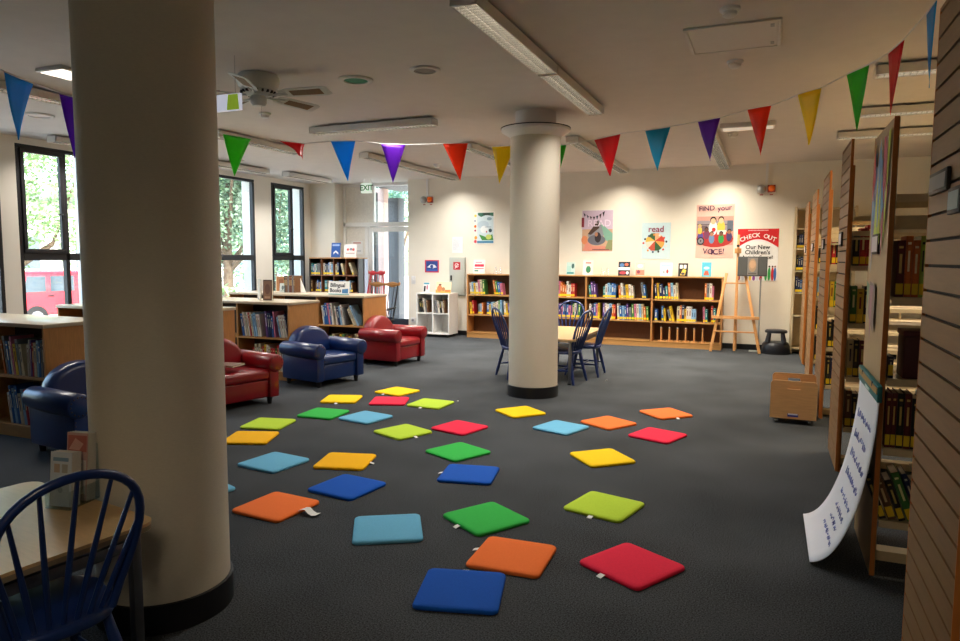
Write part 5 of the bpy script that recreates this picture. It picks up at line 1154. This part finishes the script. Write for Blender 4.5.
def cushion(c, x, y, deg, tg, label, z=0):
    t = thing('floor_cushion', label, 'cushion', (x, y, z), math.radians(deg), 'square felt floor cushions')
    hs, r = .187, .032; o = []
    for cx_, cy_, a0 in ((hs-r, hs-r, 0), (-hs+r, hs-r, 90), (-hs+r, -hs+r, 180), (hs-r, -hs+r, 270)):
        for k in range(6): a = math.radians(a0+18*k); o.append((cx_+r*math.cos(a), cy_+r*math.sin(a)))
    b = MB(); prof = [(.0, .003), (-.004, .0), (.0, .004), (.0005, .012), (-.002, .0175), (-.006, .0205), (-.03, .0215)]
    rings = []
    for ins, zz in prof:
        s = (hs+ins)/hs; rings.append([b.bm.verts.new((u*s, v*s, zz)) for u, v in o])
    n = len(o)
    for i in range(1, len(rings)-1):
        for j in range(n): b.bm.faces.new((rings[i][j], rings[i][(j+1) % n], rings[i+1][(j+1) % n], rings[i+1][j]))
    for v in rings[0]: b.bm.verts.remove(v)
    b.bm.faces.new(list(reversed(rings[1]))); b.bm.faces.new(rings[-1])
    b.build('felt_pad', mat('felt '+c, CC[c], .85, var=.04, scale=120, bump=.2, spec=.2), t, smooth=60)
    if tg:
        u, v = tg; dx, dy = (1 if u > 0 else -1, 0) if abs(u) >= .18 else (0, 1 if v > 0 else -1)
        L = .04 if 'curling' not in label else .13; W = .03 if L < .1 else .05; px_, py_ = -dy, dx
        def pt(s, q, zz): return Vector((u+dx*(s-.012)+px_*q, v+dy*(s-.012)+py_*q, zz))
        b = MB(); st = [(0, .01), (.012, .011), (L*.5, .009), (L*.8, .006), (L, .003)] if L < .1 else [(0, .016), (.03, .03), (.055, .034), (.08, .016), (.105, .008), (.135, .014)]
        for i in range(len(st)-1):
            (s0, za), (s1, zb) = st[i], st[i+1]; b.prism([(s0, za), (s1, zb), (s1, zb+.0012), (s0, za+.0012)], lambda a_, z_, d: pt(a_, d, z_), -W/2, W/2)
        b.build('care_tag', PAPER, t, smooth=50)
    return t
for q in CL: cushion(*q)
bpy.context.view_layer.update()
for o in list(COL.objects):       # the front dark blue cushion rests on the corner of the orange one
    if o.get('label') == 'dark blue square cushion at the very front': o.rotation_euler = (0, 0, o.rotation_euler.z)
for px, py, lab in ((606.5, 381, 'scrap of white lint on the carpet right of the table'), (458, 401.5, 'speck of white lint on the carpet beside the lime cushion')):
    p = on_z(px, py, 0); b = MB(); b.ell((0, 0, .006), (.012, .009, .006), 8, 6); tag(b.build('lint', PAPER, loc=(p.x, p.y, 0)), lab, 'lint')

# ------------------------------------------------------------------ light
w = bpy.data.worlds.new('sky'); sc.world = w; w.use_nodes = True; nt = w.node_tree; bg = nt.nodes['Background']
sk = nt.nodes.new('ShaderNodeTexSky'); sk.sky_type = 'NISHITA'; sk.sun_disc = False; sk.sun_elevation = math.radians(48); sk.sun_rotation = math.radians(120); sk.air_density = 1.2; sk.dust_density = 2.5
nt.links.new(sk.outputs[0], bg.inputs['Color']); bg.inputs['Strength'].default_value = SKY_STRENGTH = 1.5
su = bpy.data.lights.new('sun', 'SUN'); su.energy = 13; su.angle = math.radians(1); su.color = (1, .96, .88)
so = bpy.data.objects.new('sun', su); COL.objects.link(so); so.rotation_euler = Vector((-.62, .42, -.66)).to_track_quat('-Z', 'Y').to_euler()
vs = sc.view_settings; sc.display_settings.display_device = 'sRGB'; vs.view_transform = 'Standard'; vs.look = 'None'; vs.gamma = 1; vs.use_curve_mapping = False; vs.exposure = 0.12
sc.cycles.use_denoising = True; sc.cycles.max_bounces = 10; sc.cycles.diffuse_bounces = 5; sc.cycles.glossy_bounces = 4; sc.cycles.transparent_max_bounces = 12; sc.cycles.sample_clamp_indirect = 6; sc.cycles.caustics_reflective = False; sc.cycles.caustics_refractive = False
